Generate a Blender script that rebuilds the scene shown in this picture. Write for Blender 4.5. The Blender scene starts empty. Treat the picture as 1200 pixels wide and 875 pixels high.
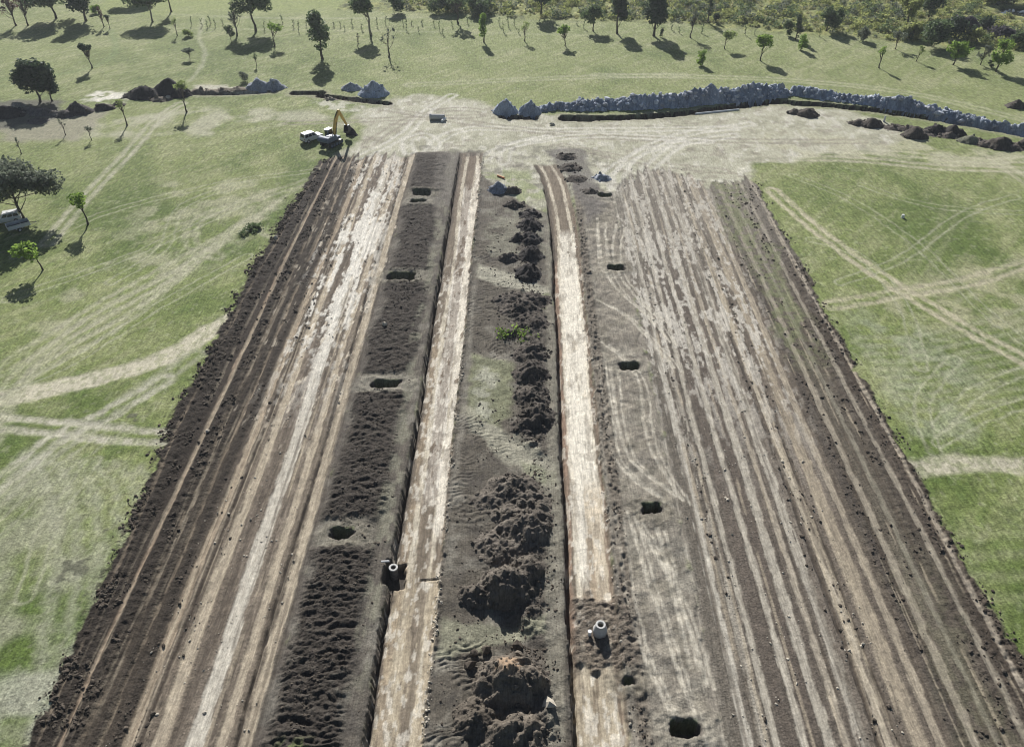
import bpy, bmesh, math, random
import numpy as np
from mathutils import Vector, Matrix

random.seed(7)
rng = np.random.default_rng(11)
S = bpy.context.scene
COL = S.collection
R = math.radians

# ------------------------------------------------------------------ camera
CAM_H, FOC, PITCH, YAW = 64.0, 920.0, R(38.0), R(0.638)
def at(px, py, h=0.0):
    """ground position seen at a photo pixel (photo 1200 x 875)"""
    u = (px - 600) / FOC; v = (py - 437.5) / FOC
    d = math.sin(PITCH) + v * math.cos(PITCH); f = math.cos(PITCH) - v * math.sin(PITCH)
    t = (CAM_H - h) / d
    x, y = u * t, f * t
    return x * math.cos(YAW) - y * math.sin(YAW), x * math.sin(YAW) + y * math.cos(YAW)
def depth(py):
    return CAM_H / (math.sin(PITCH) + (py - 437.5) / FOC * math.cos(PITCH))
def height_of(by, ty):
    v = (by - 437.5) / FOC
    Y = CAM_H * (math.cos(PITCH) - v * math.sin(PITCH)) / (math.sin(PITCH) + v * math.cos(PITCH))
    v = (ty - 437.5) / FOC
    return CAM_H - Y * (math.sin(PITCH) + v * math.cos(PITCH)) / (math.cos(PITCH) - v * math.sin(PITCH))
cam = bpy.data.cameras.new('camera'); cam.sensor_width = 36; cam.lens = 36 * FOC / 1200
cam.clip_start = 0.5; cam.clip_end = 6000
co = bpy.data.objects.new('camera', cam); COL.objects.link(co)
co.location = (0, 0, CAM_H); co.rotation_euler = (math.pi / 2 - PITCH, 0, YAW)
S.camera = co
S.render.engine = 'CYCLES'; S.cycles.filter_width = 1.05

# ------------------------------------------------------------------ light
SUN_EL, SUN_AZ = R(29.5), R(-12)
w = bpy.data.worlds.new('World'); S.world = w; w.use_nodes = True
nt = w.node_tree; bg = nt.nodes['Background']
sky = nt.nodes.new('ShaderNodeTexSky'); sky.sky_type = 'NISHITA'; sky.sun_disc = False
sky.sun_elevation = SUN_EL; sky.sun_rotation = SUN_AZ
nt.links.new(sky.outputs[0], bg.inputs[0]); bg.inputs[1].default_value = 0.042
sl = bpy.data.lights.new('sun', 'SUN'); sl.energy = 5.0; sl.angle = R(0.55); sl.color = (1.0, 0.975, 0.945)
so = bpy.data.objects.new('sun', sl); COL.objects.link(so)
LD = Vector((math.sin(SUN_AZ) * math.cos(SUN_EL), math.cos(SUN_AZ) * math.cos(SUN_EL), math.sin(SUN_EL)))
so.rotation_euler = LD.to_track_quat('Z', 'Y').to_euler(); so.location = LD * 300
S.view_settings.view_transform = 'Standard'; S.view_settings.look = 'None'
S.view_settings.exposure = 0.60; S.view_settings.gamma = 1; S.view_settings.use_curve_mapping = False
KEXP = 1.15                       # sunlit level ground turns albedo a into about KEXP * a
def lin(c):
    c = np.asarray(c, float) / 255.0
    return np.where(c <= 0.04045, c / 12.92, ((c + 0.055) / 1.055) ** 2.4)
def alb(*c):
    c = np.array(c, float); soil_ = c[0] > c[1] + 2
    if soil_: c[1] += 0.18 * (c[0] - c[1])
    g = c.mean(); c = g + (c - g) * (1.05 if soil_ else 0.98)
    return np.clip(lin(c) / KEXP, 0.005, 0.8)

# ------------------------------------------------------------------ noise
def _h(ix, iy, seed):
    n = (ix.astype(np.int64) * 374761393 + iy.astype(np.int64) * 668265263 + seed * 1274126177) & 0xffffffff
    n = ((n ^ (n >> 13)) * 1274126177) & 0xffffffff
    n = ((n ^ (n >> 16)) * 2246822519) & 0xffffffff
    return ((n ^ (n >> 15)) & 0xffffff).astype(np.float32) / 16777215.0
def vn(x, y, seed=0):
    x, y = np.broadcast_arrays(x, y)
    fx = np.floor(x); fy = np.floor(y); tx = (x - fx).astype(np.float32); ty = (y - fy).astype(np.float32)
    ix = fx.astype(np.int32); iy = fy.astype(np.int32)
    tx = tx * tx * (3 - 2 * tx); ty = ty * ty * (3 - 2 * ty)
    a = _h(ix, iy, seed); b = _h(ix + 1, iy, seed); c = _h(ix, iy + 1, seed); d = _h(ix + 1, iy + 1, seed)
    return (a + (b - a) * tx) * (1 - ty) + (c + (d - c) * tx) * ty
def fbm(x, y, seed=0, o=3):
    s = 0; amp = 1; tot = 0
    for i in range(o):
        s = s + amp * vn(x * 2 ** i + 17.3 * i, y * 2 ** i - 9.1 * i, seed + i); tot += amp; amp *= 0.5
    return s / tot
def sm(a, b, x):
    t = np.clip((x - a) / (b - a), 0, 1); return t * t * (3 - 2 * t)
def hump(x, c, hw, soft):
    return 1 - sm(hw - soft, hw + soft, np.abs(x - c))

# ------------------------------------------------------------------ the ground sheet: one grid, finest under the works
def axis(parts):
    out = [parts[0]]
    return np.array(out)
def grow(x0, x1, s0, g):
    o = []; x = x0; s = s0
    while x < x1:
        x += s; s *= (1 + g); o.append(x)
    return o
xs = list(np.arange(-46, 49, 0.145))
xr = grow(xs[-1], 185, 0.145, 0.0065); xl = [-v - (-xs[0]) + 0 for v in []]
xr2 = grow(xr[-1], 1800, xr[-1] - xr[-2], 0.12)
xlft = [xs[0] - (v) for v in grow(0, 140, 0.145, 0.0065)]
xlf2 = [xlft[-1] - v for v in grow(0, 1600, xlft[-2] - xlft[-1], 0.12)]
GX = np.array(sorted(xs + xr + xr2 + xlft + xlf2))
ys = [27.0]
while ys[-1] < 165: ys.append(ys[-1] + 0.105 + max(0, ys[-1] - 32) * 0.0017)
while ys[-1] < 300: ys.append(ys[-1] + 0.33 + (ys[-1] - 165) * 0.005)
s_ = 1.1
while ys[-1] < 3000: ys.append(ys[-1] + s_); s_ *= 1.15
yb = [27.0 - v for v in grow(0, 300, 0.3, 0.15)]
GY = np.array(sorted(ys + yb))
X, Y = np.meshgrid(GX, GY)
X = X.astype(np.float32); Y = Y.astype(np.float32)
NY, NX = X.shape

class Sub:      # a window of the grid
    def __init__(s, x0, x1, y0, y1):
        i0, i1 = np.searchsorted(GX, [x0, x1]); j0, j1 = np.searchsorted(GY, [y0, y1])
        s.sl = (slice(j0, j1), slice(i0, i1)); s.x = X[s.sl]; s.y = Y[s.sl]

# base grass colours
n_big = fbm(X / 26, Y / 34, 1, 3)
n_mid = fbm(X / 6.5 + Y / 22, Y / 9 - X / 40, 5, 3)
n_str = fbm((X * 0.76 - Y * 0.64) / 1.1, (X * 0.64 + Y * 0.76) / 9.0, 9, 3)     # mowing-like streaks
n_fine = fbm(X / 0.9, Y / 1.1, 14, 2)
def mix(a, b, t): return a + (b - a) * np.asarray(t)[..., None]
G_GREEN, G_MID, G_DRY = alb(90, 107, 54), alb(124, 134, 82), alb(158, 158, 121)
far = sm(95, 190, Y)
t = np.clip(0.50 + (n_big - 0.5) * 1.1 + (n_mid - 0.5) * 1.0, 0, 1)
C = mix(G_GREEN, G_MID, sm(0.05, 0.85, t + far * 0.25))
C = mix(C, G_DRY, np.clip(sm(0.44, 0.86, n_str * 0.55 + n_mid * 0.5) * 0.55 + far * 0.16, 0, 1))
C = mix(C, alb(88, 108, 62), sm(0.55, 0.8, n_fine) * 0.30 * (1 - 0.4 * far))
C = mix(C, alb(170, 170, 142), sm(0.62, 0.85, fbm(X / 0.7 + 40, Y / 0.8, 33, 2)) * 0.28)
C = C.astype(np.float32)
Z = ((fbm(X / 60, Y / 60, 21, 2) - 0.5) * 0.5 + (n_fine - 0.5) * 0.07).astype(np.float32)
RGH = np.full_like(Z, 0.38)      # relief of the surface: 0 rolled flat, 1 turned over
SOIL = np.zeros_like(Z)           # 0 grass, 1 bare soil: drives the roughness of the material

def blend(sub, a, col, soil=None, rgh=None):
    a = np.clip(a, 0, 1).astype(np.float32)
    C[sub.sl] = C[sub.sl] * (1 - a[..., None]) + np.asarray(col, np.float32) * a[..., None]
    if soil is not None: SOIL[sub.sl] = SOIL[sub.sl] * (1 - a) + soil * a
    if rgh is not None: RGH[sub.sl] = RGH[sub.sl] * (1 - a) + rgh * a
def dist_line(x, y, pts):
    best = np.full(x.shape, 1e9, np.float32)
    for (ax, ay), (bx, by) in zip(pts[:-1], pts[1:]):
        dx, dy = bx - ax, by - ay; L = dx * dx + dy * dy + 1e-9
        t = np.clip(((x - ax) * dx + (y - ay) * dy) / L, 0, 1)
        best = np.minimum(best, np.hypot(x - ax - t * dx, y - ay - t * dy))
    return best
def smooth_pts(p, n=6):
    p = [np.array(q, float) for q in p]
    if len(p) < 3: return p
    out = []
    for i in range(len(p) - 1):
        a = p[max(i - 1, 0)]; b = p[i]; c = p[i + 1]; d = p[min(i + 2, len(p) - 1)]
        for k in range(n):
            t = k / n
            out.append(0.5 * ((2 * b) + (c - a) * t + (2 * a - 5 * b + 4 * c - d) * t * t + (3 * b - a - 3 * c + d) * t ** 3))
    out.append(p[-1]); return out
def bbox(pts, m):
    a = np.array(pts); return Sub(a[:, 0].min() - m, a[:, 0].max() + m, a[:, 1].min() - m, a[:, 1].max() + m)
def track(px, width, col, k=0.8, twin=0.0, soft=0.25, soil=0.5, rag=0.5, dz=-0.04, world=False, brk=0.25):
    """a wheel track or a worn way; twin: gauge between the two wheel lines"""
    pts = smooth_pts(px if world else [at(*p) for p in px])
    s = bbox(pts, width + twin + 2)
    wx = (fbm(s.x / 2.2, s.y / 2.2, 51, 2) - 0.5) * rag; wy = (fbm(s.x / 2.2 + 9, s.y / 2.2, 57, 2) - 0.5) * rag
    d = dist_line(s.x + wx, s.y + wy, pts)
    if twin: d = np.abs(d - twin / 2)
    a = 1 - sm(width / 2 - soft * 0.6, width / 2 + soft, d)
    a = a * k * (1 - brk + brk * 2 * (fbm(s.x / 1.7, s.y / 2.3, 61, 3) - 0.1)) * (0.62 + 0.55 * sm(0.3, 0.62, fbm(s.x / 0.55, s.y / 0.75, 63, 3)))
    blend(s, a, col, soil, 0.15); Z[s.sl] += a * dz
def poly_mask(s, pts, soft=1.0, rag=2.0, scale=3.0, seed=70):
    wx = (fbm(s.x / scale, s.y / scale, seed, 3) - 0.5) * 2 * rag; wy = (fbm(s.x / scale + 31, s.y / scale, seed + 7, 3) - 0.5) * 2 * rag
    x = s.x + wx; y = s.y + wy
    ins = np.zeros(x.shape, bool); n = len(pts)
    for i in range(n):
        ax, ay = pts[i]; bx, by = pts[(i + 1) % n]
        if ay == by: continue
        ins ^= ((ay > y) != (by > y)) & (x < (bx - ax) * (y - ay) / (by - ay) + ax)
    d = dist_line(x, y, list(pts) + [pts[0]])
    return sm(-soft, soft, np.where(ins, d, -d))
def area(px, col, k=1.0, soft=1.0, rag=2.0, scale=3.0, soil=1.0, dz=0.0, seed=70, world=False, mod=None):
    pts = px if world else [at(*p) for p in px]
    s = bbox(pts, soft + rag + 1)
    a = poly_mask(s, pts, soft, rag, scale, seed) * k
    if mod is not None: a = a * mod(s.x, s.y)
    blend(s, a, col, soil); Z[s.sl] += a * dz
    return s, a

PALE, PALE2, TAN = alb(182, 178, 160), alb(176, 172, 158), alb(168, 152, 135)
CLAY = alb(222, 216, 205)
SOILD, SOILM, SOILG = alb(74, 66, 61), alb(112, 101, 93), alb(118, 113, 107)
DRYT = alb(172, 168, 144)

# --- worn tracks on the left and right grass
patchy = lambda lo, hi, sc, sd: (lambda x, y: sm(lo, hi, fbm(x / sc, y / sc, sd, 3)))
area([(-20, 575), (60, 520), (120, 600), (125, 720), (60, 875), (-40, 900), (-80, 700)], alb(152, 152, 128), 0.75, 2, 4, 6, 0.2, mod=patchy(0.38, 0.68, 5, 81))
area([(0, 790), (110, 740), (75, 875), (-40, 900)], alb(160, 160, 142), 0.8, 2, 3, 5, 0.2, mod=patchy(0.3, 0.6, 3, 82))
area([(205, 205), (330, 215), (380, 190), (300, 280), (200, 330), (60, 420), (10, 440), (80, 330)], DRYT, 0.55, 3, 4, 6, 0.2, mod=patchy(0.40, 0.68, 4, 83))
track([(-60, 478), (0, 466), (60, 455), (130, 438), (190, 420), (230, 398), (268, 374)], 3.1, alb(190, 183, 163), 1.0, 0, 0.7, 0.8, 1.0, brk=0.12)
track([(-60, 492), (0, 496), (60, 500), (130, 507), (203, 514)], 1.0, alb(182, 177, 160), 0.85, 2.1, 0.5, 0.6, 0.8)
track([(-30, 590), (0, 567), (45, 530), (85, 503), (130, 482), (190, 446)], 0.9, alb(180, 176, 158), 0.8, 2.0, 0.5, 0.6, 0.8)
track([(-60, 640), (-10, 590), (40, 545), (90, 510), (150, 468), (230, 415)], 0.8, alb(168, 166, 146), 0.5, 1.9, 0.6, 0.4, 0.8)
for k in range(6):
    x0 = 62 + k * 26
    track([(x0 - 30, 528 + k * 4), (x0 - 8, 570), (x0 + 4, 640), (x0 - 5, 720), (x0 - 28, 840)], 1.0, alb(166, 165, 145), 0.42, 0, 0.8, 0.3, 1.2)
for k in range(9):
    track([(330 - k * 14, 235 + k * 9), (240 - k * 12, 285 + k * 12), (130 - k * 14, 345 + k * 14), (0, 425 + k * 12)], 0.7, alb(170, 168, 142), 0.42 + 0.12 * (k % 3 == 0), 1.7 * (k % 2), 0.55, 0.3, 0.8)
track([(400, 195), (330, 232), (300, 262), (330, 285)], 0.9, alb(172, 168, 146), 0.5, 0, 0.6, 0.3)
track([(255, 300), (225, 285), (235, 255), (300, 232), (385, 205)], 0.8, alb(172, 168, 146), 0.45, 1.8, 0.6, 0.3)
track([(212, 122), (185, 140), (150, 180), (115, 215), (85, 248), (55, 285)], 0.9, alb(176, 172, 152), 0.72, 1.9, 0.5, 0.6)
track([(238, 20), (234, 45), (240, 62), (235, 80), (222, 95)], 0.9, alb(176, 174, 150), 0.5, 0, 0.7, 0.5)
track([(200, 17), (350, 22), (520, 20)], 1.6, alb(168, 168, 140), 0.4, 0, 1.0, 0.3)
track([(200, 33), (350, 36), (520, 38), (700, 42)], 1.4, alb(160, 162, 128), 0.35, 0, 1.0, 0.3)
track([(700, 88), (900, 93), (1060, 108), (1200, 140)], 0.9, alb(180, 178, 150), 0.5, 2.2, 0.8, 0.3)
track([(480, 100), (640, 92), (800, 88)], 0.9, alb(178, 176, 150), 0.4, 2.2, 0.8, 0.3)
track([(0, 93), (60, 88), (110, 78), (135, 60), (130, 35)], 1.6, alb(120, 135, 90), 0.6, 0, 1.0, 0.2)
for q in ([(78, 655), (112, 648), (104, 668), (66, 690)], [(90, 690), (108, 694), (96, 700)], [(148, 488), (166, 486), (152, 498)], [(176, 526), (184, 522), (178, 530)], [(118, 618), (128, 616), (122, 624)]):
    area(q, alb(92, 92, 78), 0.8, 0.3, 0.8, 1.2, 0.8, 0.06, mod=patchy(0.42, 0.55, 0.7, 89))
# right grass
area([(1000, 350), (1210, 300), (1210, 400), (1060, 390)], alb(170, 165, 138), 0.6, 3, 5, 6, 0.3, mod=patchy(0.40, 0.65, 4, 84))
area([(1000, 360), (1150, 420), (1130, 530), (1080, 530)], alb(150, 155, 130), 0.55, 3, 4, 6, 0.3, mod=patchy(0.40, 0.65, 3, 85))
track([(905, 222), (945, 258), (1000, 300), (1060, 340), (1130, 383), (1230, 438)], 0.9, alb(182, 174, 150), 0.9, 2.0, 0.45, 0.6, 0.7)
track([(975, 357), (1020, 349), (1062, 341), (1130, 330), (1230, 300)], 0.85, alb(176, 168, 146), 0.7, 2.0, 0.5, 0.5, 0.8)
track([(1062, 341), (1090, 300), (1110, 262), (1115, 225)], 0.9, alb(172, 166, 142), 0.15, 1.9, 0.6, 0.3)
track([(1070, 552), (1110, 546), (1160, 545), (1260, 549)], 2.6, alb(184, 177, 158), 0.85, 0, 0.7, 0.7, 1.0)
for k in range(5):
    track([(1010 + 12 * k, 400 + 18 * k), (1090, 395 + 20 * k), (1230, 360 + 24 * k)], 0.7, alb(168, 166, 142), 0.33, 1.8, 0.6, 0.2)
area([(1085, 575), (1220, 575), (1220, 760), (1190, 760), (1120, 640)], alb(86, 104, 52), 0.55, 2, 3, 5, 0.0, mod=patchy(0.35, 0.6, 4, 86))
for k in range(4):
    track([(1130, 628 + 24 * k), (1260, 622 + 26 * k)], 0.9, alb(150, 150, 118), 0.35, 0, 0.7, 0.2)
area([(860, 140), (960, 138), (1050, 155), (1045, 185), (890, 188)], alb(156, 157, 128), 0.75, 3, 3, 5, 0.5, mod=patchy(0.36, 0.6, 3.2, 87))
track([(870, 184), (1000, 186), (1100, 195), (1230, 200)], 0.9, alb(186, 178, 160), 0.6, 2.2, 0.6, 0.5)
track([(890, 170), (1040, 178), (1150, 188), (1230, 184)], 0.9, alb(186, 180, 160), 0.55, 2.2, 0.6, 0.5)
track([(1165, 185), (1205, 215), (1240, 250)], 0.8, alb(178, 172, 150), 0.6, 1.9, 0.6, 0.4)

# --- pale scraped ground at the far end of the strips
s, a = area([(395, 190), (410, 172), (430, 150), (425, 128), (455, 122), (500, 110), (560, 118), (600, 132), (700, 140), (800, 134), (900, 124), (1000, 128), (1062, 150),
             (1040, 178), (960, 182), (880, 190), (872, 215), (745, 260), (690, 225), (640, 250), (565, 260), (545, 185)], PALE, 0.92, 1.6, 3.0, 5.0, 1.0, -0.05)
blend(s, a * sm(0.45, 0.75, fbm(s.x / 3, s.y / 3, 91, 4)) * 0.75, alb(152, 150, 128), 0.7)
blend(s, a * sm(0.55, 0.75, fbm(s.x / 1.2, s.y / 2.6, 95, 3)) * 0.7, alb(204, 199, 186), 1.0)
blend(s, a * sm(0.58, 0.75, fbm(s.x / 2.2 + 3, s.y / 2.2, 97, 3)) * 0.6, alb(140, 132, 120), 1.0)
area([(880, 150), (1000, 150), (1200, 182), (1210, 205), (1060, 188), (900, 186)], alb(178, 174, 150), 0.7, 3, 4, 5, 0.6, mod=patchy(0.35, 0.6, 4, 98))
area([(100, 143), (220, 128), (330, 130), (430, 128), (420, 150), (330, 150), (200, 165), (90, 165)], alb(176, 172, 152), 0.72, 2.5, 3, 6, 0.6, mod=patchy(0.33, 0.62, 5, 99))
area([(555, 195), (640, 200), (640, 235), (570, 240)], alb(140, 148, 104), 0.75, 2, 2, 3, 0.2, mod=patchy(0.3, 0.55, 2, 100))
for k, q in enumerate([[(430, 170), (480, 140), (540, 128), (620, 140)], [(420, 185), (470, 160), (500, 130), (530, 112)], [(500, 180), (520, 160), (560, 150), (650, 152), (860, 150)],
          [(450, 128), (560, 145), (700, 160), (900, 165), (1010, 165)], [(480, 178), (478, 165), (498, 158), (510, 170), (500, 180)], [(560, 190), (600, 170), (700, 158), (830, 165)],
          [(660, 170), (760, 190), (850, 200)], [(720, 230), (735, 190), (790, 160), (880, 145)], [(760, 250), (760, 200), (800, 165)], [(340, 145), (460, 140), (560, 136)],
          [(700, 210), (760, 175), (860, 158)], [(590, 190), (600, 170), (640, 160)]]):
    track(q, 0.7, alb(206, 201, 190) if k % 3 else alb(146, 138, 126), 0.65, 2.0, 0.5, 1.0, 0.6)

# --- the two wide graded strips
def left_shift(x, y):
    return np.interp(y, [28, 32, 37, 48, 57, 71, 105, 124, 151], [3.9, 3.6, 2.7, 2.0, 1.0, -0.2, -0.2, 0.5, 2.6]) * np.clip((-37.2 - x) / 5.0, 0, 1)
def strip(x0, x1, y_far, knots, tracks, edge=0.9, seed=120):
    s = Sub(x0 - 4, x1 + 4, 22, 160); sx = s.x - (left_shift(s.x, s.y) if x0 < 0 else 0)
    wl0 = (fbm(s.y / 7, s.y * 0 + 1.7, seed + 40, 3) - 0.5) * 1.7
    wl = (fbm(s.y / 1.3, s.x / 1.3, seed, 3) - 0.5) * edge * 2
    yf = np.interp(s.x, [p[0] for p in y_far], [p[1] for p in y_far]) + (fbm(s.x / 0.9, s.y / 5, seed + 1, 3) - 0.5) * 9
    m = sm(-0.25, 0.25, sx + wl + wl0 - x0) * sm(-0.25, 0.25, x1 - sx + wl + (wl0 if x0 > 0 else 0)) * sm(-0.8, 0.8, yf - s.y)
    wob = (fbm(s.y / 16, s.y * 0 + 3.3, seed + 2, 2) - 0.5) * 0.9
    xx = sx + wob
    kn = np.array([k[0] for k in knots]); kc = np.array([alb(*k[1]) for k in knots])
    base = np.stack([np.interp(xx + (fbm(s.x / 0.8, s.y / 3, seed + 3, 2) - 0.5) * 1.2, kn, kc[:, i]) for i in range(3)], -1)
    st = fbm(xx / 0.42, s.y / 26, seed + 4, 3) * 0.65 + fbm(s.x / 0.5, s.y / 2.2, seed + 14, 3) * 0.35
    blade = sm(0.47, 0.53, fbm(xx / 2.3, s.y / 17, seed + 15, 2))
    speck = fbm(s.x / 0.24, s.y / 0.6, seed + 16, 2)
    base = base * ((0.58 + 0.44 * st + 0.26 * speck) * (0.93 + 0.14 * blade))[..., None]
    a = m[..., None]
    C[s.sl] = C[s.sl] * (1 - a) + base * a
    SOIL[s.sl] = np.maximum(SOIL[s.sl], m); RGH[s.sl] = RGH[s.sl] * (1 - m) + m * 0.5
    Z[s.sl] -= m * 0.10
    Z[s.sl] += m * (st - 0.5) * 0.16
    for (c, wd, col, k, brk, dz) in tracks:
        wv = (fbm(s.y / 22, s.y * 0 + c, seed + 6, 2) - 0.5) * 0.55
        d = np.abs(sx + wv - c)
        rg = (fbm(s.x / 0.35, s.y / 1.6, seed + 7, 3) - 0.5) * 0.42
        aa = (1 - sm(wd / 2 - 0.05, wd / 2 + 0.09, d + rg)) * m
        gn = fbm(s.x / 0.8 + c, s.y / 5.5, seed + 8, 3) * 0.6 + fbm(s.x / 0.35, s.y / 2.0, seed + 10, 3) * 0.4
        gate = sm(0.48 - 0.42 * (1 - brk), 0.53 - 0.42 * (1 - brk), gn)
        aa = aa * k * (0.7 + 0.6 * fbm(s.x / 0.3, s.y / 1.5, seed + 9, 2)) * gate
        blend(s, aa, alb(*col), None, 0.1 if dz < 0.01 else None); Z[s.sl] += aa * dz
        rim = np.exp(-((d - wd / 2 - 0.15) / 0.13) ** 2) * m
        Z[s.sl] += rim * abs(dz) * 0.6
    rr_ = np.random.default_rng(seed)
    for q in range(34):                 # single wheel and blade lines, broken along their length
        c = rr_.uniform(x0 + 0.6, x1 - 0.6); wd = rr_.uniform(0.07, 0.2); up = rr_.random() < 0.6; sl = rr_.normal(0, 0.004)
        d = np.abs(sx + (fbm(s.y / 24, s.y * 0 + c, seed + 6, 2) - 0.5) * 0.6 - c - sl * (s.y - 90)) + (vn(s.x / 0.2, s.y / 1.4, seed + q) - 0.5) * 0.12
        aa = (1 - sm(wd * 0.6, wd * 1.4, d)) * m * sm(0.46, 0.56, fbm(s.x * 0 + c, s.y / 11, seed + 60 + q, 3))
        blend(s, aa * 0.5, alb(178, 164, 146) if up else alb(78, 68, 61), None, 0.2); Z[s.sl] -= aa * 0.03
    return s, m, wob
TANC, TANL, PALEC = (164, 147, 130), (176, 162, 145), (180, 172, 160)
sL, mL, wobL = strip(-42.2, -20.9, [(-46, 146), (-40.5, 151), (-37, 153), (-30, 154.5), (-20, 155)],
    [(-43, (56, 50, 46)), (-38.5, (66, 58, 53)), (-37.3, (58, 51, 47)), (-36, (78, 69, 62)), (-34, (72, 64, 58)), (-32.5, (100, 90, 82)), (-30, (116, 104, 94)), (-27, (128, 116, 106)), (-23, (124, 112, 101)), (-21, (98, 91, 84))],
    [(-41.2, 0.36, TANC, 0.8, 0.7, -0.05), (-38.1, 0.40, (158, 138, 122), 0.95, 0.15, -0.08), (-34.3, 0.34, TANC, 0.7, 0.8, -0.05), (-36.0, 0.3, TANC, 0.5, 0.9, -0.03),
     (-32.1, 0.85, TANC, 0.85, 0.3, -0.07), (-31.0, 0.35, (66, 58, 53), 0.8, 0.5, -0.1), (-29.7, 0.95, TANL, 0.85, 0.35, -0.07), (-28.3, 0.5, (92, 82, 75), 0.7, 0.6, -0.05), (-26.7, 1.4, (196, 188, 175), 0.9, 0.25, -0.06),
     (-25.4, 0.3, (84, 75, 69), 0.7, 0.6, -0.08), (-24.4, 0.8, TANL, 0.85, 0.3, -0.07), (-23.2, 0.26, (56, 50, 46), 0.95, 0.15, -0.16), (-22.3, 0.95, TANL, 0.9, 0.1, -0.08), (-21.4, 0.4, (84, 76, 69), 0.7, 0.3, -0.04)], 0.9, 120)
# white clay turned up along the far half of the left strip
s = sL; xx = s.x + wobL * 1.3
cl = hump(xx, -28.2, 5.0, 2.6) * sm(66, 100, s.y) * (1 - 0.35 * sm(140, 152, s.y)) * mL
streak = fbm(xx / 0.75, s.y / 11, 141, 3) * 0.62 + fbm(s.x / 0.55, s.y / 1.1, 142, 3) * 0.45
wgt = np.interp(s.x, [-36, -33, -31.2, -29, -27.0, -25.5, -24, -22.5, -21.5], [0.0, 0.25, 0.55, 0.6, 1.0, 0.75, 0.75, 0.6, 0.1])
a = cl * sm(0.66 - 0.24 * wgt, 0.74 - 0.20 * wgt, streak)
blend(s, a * 0.9, CLAY, 1.0); Z[s.sl] += a * 0.05
a = mL * sm(0.70, 0.76, fbm(s.x / 0.6, s.y / 2.6, 145, 3)) * sm(60, 80, s.y) * sm(-38, -35, s.x)
blend(s, a * 0.8, alb(205, 192, 175), 1.0)
# dark turned-over windrows of the left edge
for c, hh, ww in ((-42.0, 0.35, 1.3), (-39.7, 0.22, 0.9), (-36.8, 0.32, 1.0), (-34.9, 0.16, 0.5), (-33.2, 0.14, 0.5), (-40.6, 0.15, 0.5)):
    wv = (fbm(s.y / 12, s.y * 0 + c * 1.7, 148, 2) - 0.5) * 1.2
    r = np.exp(-((s.x - left_shift(s.x, s.y) + wv - c) / ww) ** 2) * sm(152, 146, s.y)
    lump = fbm(s.x / 0.45, s.y / 0.45, 150, 2)
    RGH[s.sl] = np.maximum(RGH[s.sl], r * 0.9); Z[s.sl] += r * hh * (0.4 + 1.0 * lump) * np.maximum(mL, 0.3 * (r > 0.2))
    blend(s, r * 0.85 * np.maximum(mL, sm(0.62, 0.68, lump)), alb(56, 50, 46), 1.0)

far_r = [(16, 136), (20, 141), (26, 150), (31, 148), (36, 142), (41, 143), (44, 146), (46, 138)]
sR, mR, wobR = strip(17.0, 45.4, far_r,
    [(16.5, (116, 109, 100)), (19, (112, 104, 96)), (23, (104, 95, 88)), (26, (104, 94, 87)), (28.5, (114, 105, 97)), (31, (112, 102, 94)), (33, (118, 107, 98)), (36, (104, 94, 86)), (37, (86, 76, 69)), (39, (106, 98, 88)), (42, (92, 83, 76)), (44, (78, 69, 63)), (46, (80, 71, 64))],
    [(17.0, 0.75, (182, 175, 163), 0.78, 0.25, -0.05), (19.2, 0.8, (184, 177, 165), 0.8, 0.35, -0.05), (20.4, 0.8, (170, 162, 150), 0.7, 0.8, 0.02), (21.5, 0.6, (180, 172, 159), 0.78, 0.15, -0.07), (22.6, 1.0, (96, 86, 80), 0.5, 0.4, 0.02), (23.7, 0.6, (180, 172, 159), 0.8, 0.1, -0.08),
     (24.8, 1.0, (98, 88, 82), 0.55, 0.3, 0.02), (25.8, 0.9, (180, 172, 159), 0.78, 0.3, -0.07), (27.3, 0.55, (168, 157, 143), 0.8, 0.25, -0.07), (28.7, 0.9, (182, 174, 161), 0.75, 0.5, -0.04), (29.9, 0.28, (70, 63, 58), 0.78, 0.35, -0.13), (30.7, 0.65, (184, 172, 155), 0.78, 0.15, -0.07), (31.7, 0.26, (74, 66, 60), 0.78, 0.3, -0.12),
     (33.3, 1.2, (160, 147, 131), 0.8, 0.15, -0.05), (35.0, 0.8, (162, 150, 135), 0.8, 0.2, -0.06), (36.6, 0.9, (82, 75, 70), 0.75, 0.3, 0.04), (38.0, 0.7, (156, 146, 132), 0.78, 0.15, -0.06), (39.8, 0.5, (140, 134, 120), 0.6, 0.4, -0.04), (42.3, 0.5, (150, 141, 128), 0.8, 0.3, -0.05), (44.4, 0.42, (158, 147, 134), 0.78, 0.2, -0.07)], 0.8, 160)
s = sR
a = mR * (1 - 0.9 * sm(34, 37, s.x)) * sm(55, 95, s.y) * sm(0.52, 0.60, fbm(s.x / 0.7, s.y / 6, 171, 3) * 0.6 + fbm(s.x / 0.5, s.y / 0.9, 172, 3) * 0.42)
blend(s, a * 0.8, alb(196, 189, 178), 1.0)
a = mR * sm(95, 135, s.y); blend(s, a * 0.32, alb(158, 151, 140), 1.0)
a = mR * hump(s.x + (fbm(s.x / 2, s.y / 4, 173, 3) - 0.5) * 6, 39.2, 2.6, 1.2) * (sm(80, 92, s.y) * 0.8 + sm(62, 40, s.y) * 0.15) * sm(0.36, 0.56, fbm(s.x / 0.8, s.y / 1.0, 174, 3))
blend(s, a * 0.75, alb(118, 124, 88), 0.4)
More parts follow.
